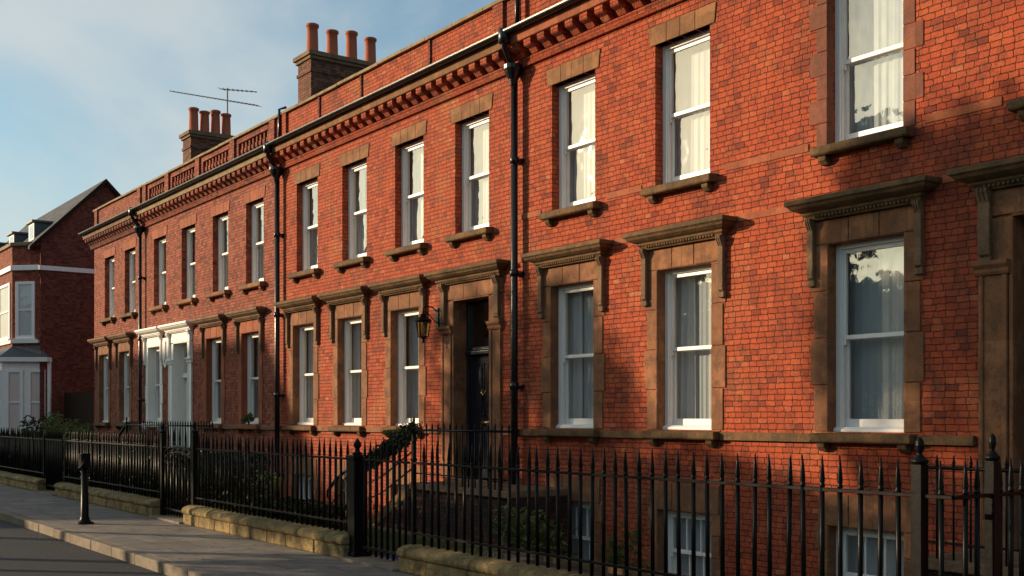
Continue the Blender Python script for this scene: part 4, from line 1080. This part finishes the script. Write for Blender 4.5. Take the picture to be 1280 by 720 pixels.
opp_house('tall dark terraced house far down the other side of the street', 51.5, 78, -21, 8.9, 12.3, nwin=7)
opp_house('two storey house on the other side of the street facing the arched gate', 40.6, 47.9, -21, 5.0, 7.9, nwin=3)
opp_house('low pitched cottage on the other side of the street facing the nearest house', 14, 27.5, -21, 3.3, 5.6, nwin=4)
opp_house('two storey house on the other side of the street behind the camera', -12, 8, -21, 5.0, 8.0, nwin=5)

for k, (a, b, e, r_) in enumerate(((18, 40, 9.5, 12.5), (42, 66, 10.5, 13.4), (68, 95, 9.0, 12.2), (97, 130, 10.0, 13.0))):  # added rows that close off the bright horizon reflected in the panes
    opp_house(['added brick terrace far behind the street, nearest of four', 'added taller brick terrace far behind the street', 'added lower brick terrace far behind the street', 'last added brick terrace far behind the street, farthest down'][k], a, b, -72, e, r_, nwin=6)

def tree(label, x, y, zlo, zhi, rad, seed, nleaf, lsize=.1, group='trees across the street', fill=.5, trunk=.2):
    """crown kept inside an ellipsoid so that no limb reaches over the road"""
    rd = random.Random(seed); t = thing('street_tree', label, 'tree', (x, y, 0), group)
    br = MB(); tips = []; cz = (zlo + zhi) / 2; hz = (zhi - zlo) / 2
    def inside(p, k=1.0): return ((p.x - x) / rad) ** 2 + ((p.y - y) / rad) ** 2 + ((p.z - cz) / hz) ** 2 < k
    def grow(p, d, L, r, lev):
        pts = [p]; q = p.copy(); dd = d.copy()
        for k in range(4):
            dd = (dd + Vector((rd.gauss(0, .13), rd.gauss(0, .13), rd.gauss(.02, .08)))).normalized(); q = q + dd * L / 4
            if lev and not inside(q, 1.15): break
            pts.append(q.copy())
        if len(pts) < 2: return
        br.tube(pts, r, 7 if lev < 2 else 5, r * .6)
        if lev >= 2: tips.extend(pts[1:])
        if lev < 4:
            for k in range(rd.randint(3, 4) if lev else 7):
                a = rd.uniform(0, 6.28); s = rd.uniform(.45, .95) + (.15 if lev == 0 else 0)
                ax = dd.cross(Vector((math.cos(a), math.sin(a), .3))).normalized()
                nd = (dd * math.cos(s) + ax * math.sin(s)).normalized(); nd.z = max(nd.z, -.15)
                grow(pts[-1 - rd.randint(0, min(2, len(pts) - 2))], nd, L * rd.uniform(.55, .85), r * .52, lev + 1)
    grow(Vector((x, y, -.1)), Vector((0, 0, 1)), zlo + hz * .7, trunk, 0)
    build(br, 'trunk', 'bark', t, smooth=True)
    m = MB(); clumps = []
    while len(clumps) < 46:
        p = Vector((x + rd.uniform(-1, 1) * rad, y + rd.uniform(-1, 1) * rad, cz + rd.uniform(-1, 1) * hz))
        if inside(p, .95): clumps.append(p)
    for i in range(nleaf):
        c = rd.choice(clumps) if rd.random() < fill or not tips else rd.choice(tips)
        s_ = rad * .16 if rd.random() < fill else .25
        p = c + Vector((rd.gauss(0, s_), rd.gauss(0, s_), rd.gauss(0, s_ * .8)))
        if not inside(p, 1.08): continue
        a = Vector((rd.gauss(0, 1), rd.gauss(0, 1), rd.gauss(0, 1))).normalized(); b = a.cross(Vector((rd.gauss(0, 1), rd.gauss(0, 1), rd.gauss(0, 1)))).normalized(); z = lsize * rd.uniform(.6, 1.3)
        m.add([p - a * z, p + b * z * .5, p + a * z, p - b * z * .5], [(0, 1, 2, 3)])
    build(m, 'crown', 'leaf_tree', t); return t
TY = -14.8  # crowns placed and sized for the shade wanted on the terrace and railings
tree('broad leafy tree on the pavement across the street, nearest the camera', -19.8, TY, 6.4, 9.7, 3.4, 21, 10000, .15, fill=.8)
tree('narrow upright tree added across the street to shade the nearest ground floor window', -22.7, TY, 5.5, 9.9, 1.45, 27, 3800, .12, fill=.8, trunk=.12)
tree('low bushy tree added across the street to shade the basement front', -27.0, TY, 4.1, 6.5, 2.7, 24, 6000, .12, fill=.8, trunk=.12)
tree('slim tree on the pavement across the street, opposite the black front door', -30.6, TY, 5.3, 9.3, 2.0, 22, 3600, .12, fill=.75, trunk=.13)
tree('rounded dark bush of a tree added under the broad leafy one to shade the railings', -19.4, TY + .9, 2.6, 5.5, 3.2, 25, 8000, .12, fill=.85, trunk=.10)

# ------------------------------------------------------------------ sky, sun, camera
AZ, EL = 48, 13.5
w = bpy.data.worlds.new('World'); scene.world = w; w.use_nodes = True
N = NT(w.node_tree); bg = w.node_tree.nodes['Background']
sky = N.node('ShaderNodeTexSky'); sky.sky_type = 'NISHITA'; sky.sun_disc = False
sdir = Vector((-math.sin(R(AZ)) * math.cos(R(EL)), -math.cos(R(AZ)) * math.cos(R(EL)), math.sin(R(EL))))
sky.sun_elevation = R(EL); sky.sun_rotation = math.atan2(sdir.x, sdir.y)
sky.altitude = 0; sky.air_density = 1.0; sky.dust_density = 1.6; sky.ozone_density = 1.6
gen = N.node('ShaderNodeTexCoord').outputs['Generated']
x, y, z = N.sep(gen)[:3]
zz = N.m('ADD', N.m('MAXIMUM', z, 0.0), .16)
pv = N.comb(N.m('DIVIDE', x, zz), N.m('DIVIDE', y, zz), 0.0)
n1 = N.noise(N.vm('MULTIPLY', pv, (.42, .8, 1)), 1.15, 7, .55, dist=.35)
mask = N.ramp(n1, .42, .66)
lp = N.ramp(z, .0, .08)
cloud = N.mix(N.ramp(n1, .40, .66), (4.6, 5.4, 5.7), (6.2, 6.4, 6.2))
dt = N.node('ShaderNodeVectorMath', operation='DOT_PRODUCT'); N.put(dt.inputs[0], gen); dt.inputs[1].default_value = tuple(sdir)
glow = N.m('POWER', N.m('MAXIMUM', dt.outputs['Value'], 0.0), 20.0)          # clouds near the sun are lit through
cloud = N.mix(glow, cloud, (36.0, 29.0, 18.0))
base = N.mix(1.0, sky.outputs[0], (1.2, 1.5, 1.5), 'MULTIPLY')
c = N.mix(N.m('MAXIMUM', N.m('MULTIPLY', mask, .75), N.m('MULTIPLY', glow, .9), clamp=True), base, cloud)
N.put(bg.inputs['Color'], c); bg.inputs['Strength'].default_value = .088
sl = bpy.data.lights.new('sun', 'SUN'); sl.energy = 5.0; sl.angle = R(.6); sl.color = (1.0, .76, .50)
so = bpy.data.objects.new('sun', sl); col.objects.link(so); so.rotation_euler = sdir.to_track_quat('Z', 'Y').to_euler(); so.location = (0, -20, 30)
cd = bpy.data.cameras.new('camera'); co = bpy.data.objects.new('camera', cd); col.objects.link(co)
co.location = (0, -10.37, 1.6)
fwd = Vector((-math.sin(R(53.95)), math.cos(R(53.95)), 0))
co.rotation_euler = fwd.to_track_quat('-Z', 'Y').to_euler()
cd.sensor_width = 36; cd.lens = 36 * 1400 / 1280; cd.shift_y = 161 / 1280; cd.clip_end = 2000; cd.clip_start = .05
scene.camera = co
vs = scene.view_settings; vs.view_transform = 'Standard'; vs.look = 'None'; vs.exposure = .34; vs.gamma = 1; vs.use_curve_mapping = False
scene.cycles.use_denoising = True; scene.cycles.max_bounces = 6; scene.cycles.transparent_max_bounces = 8
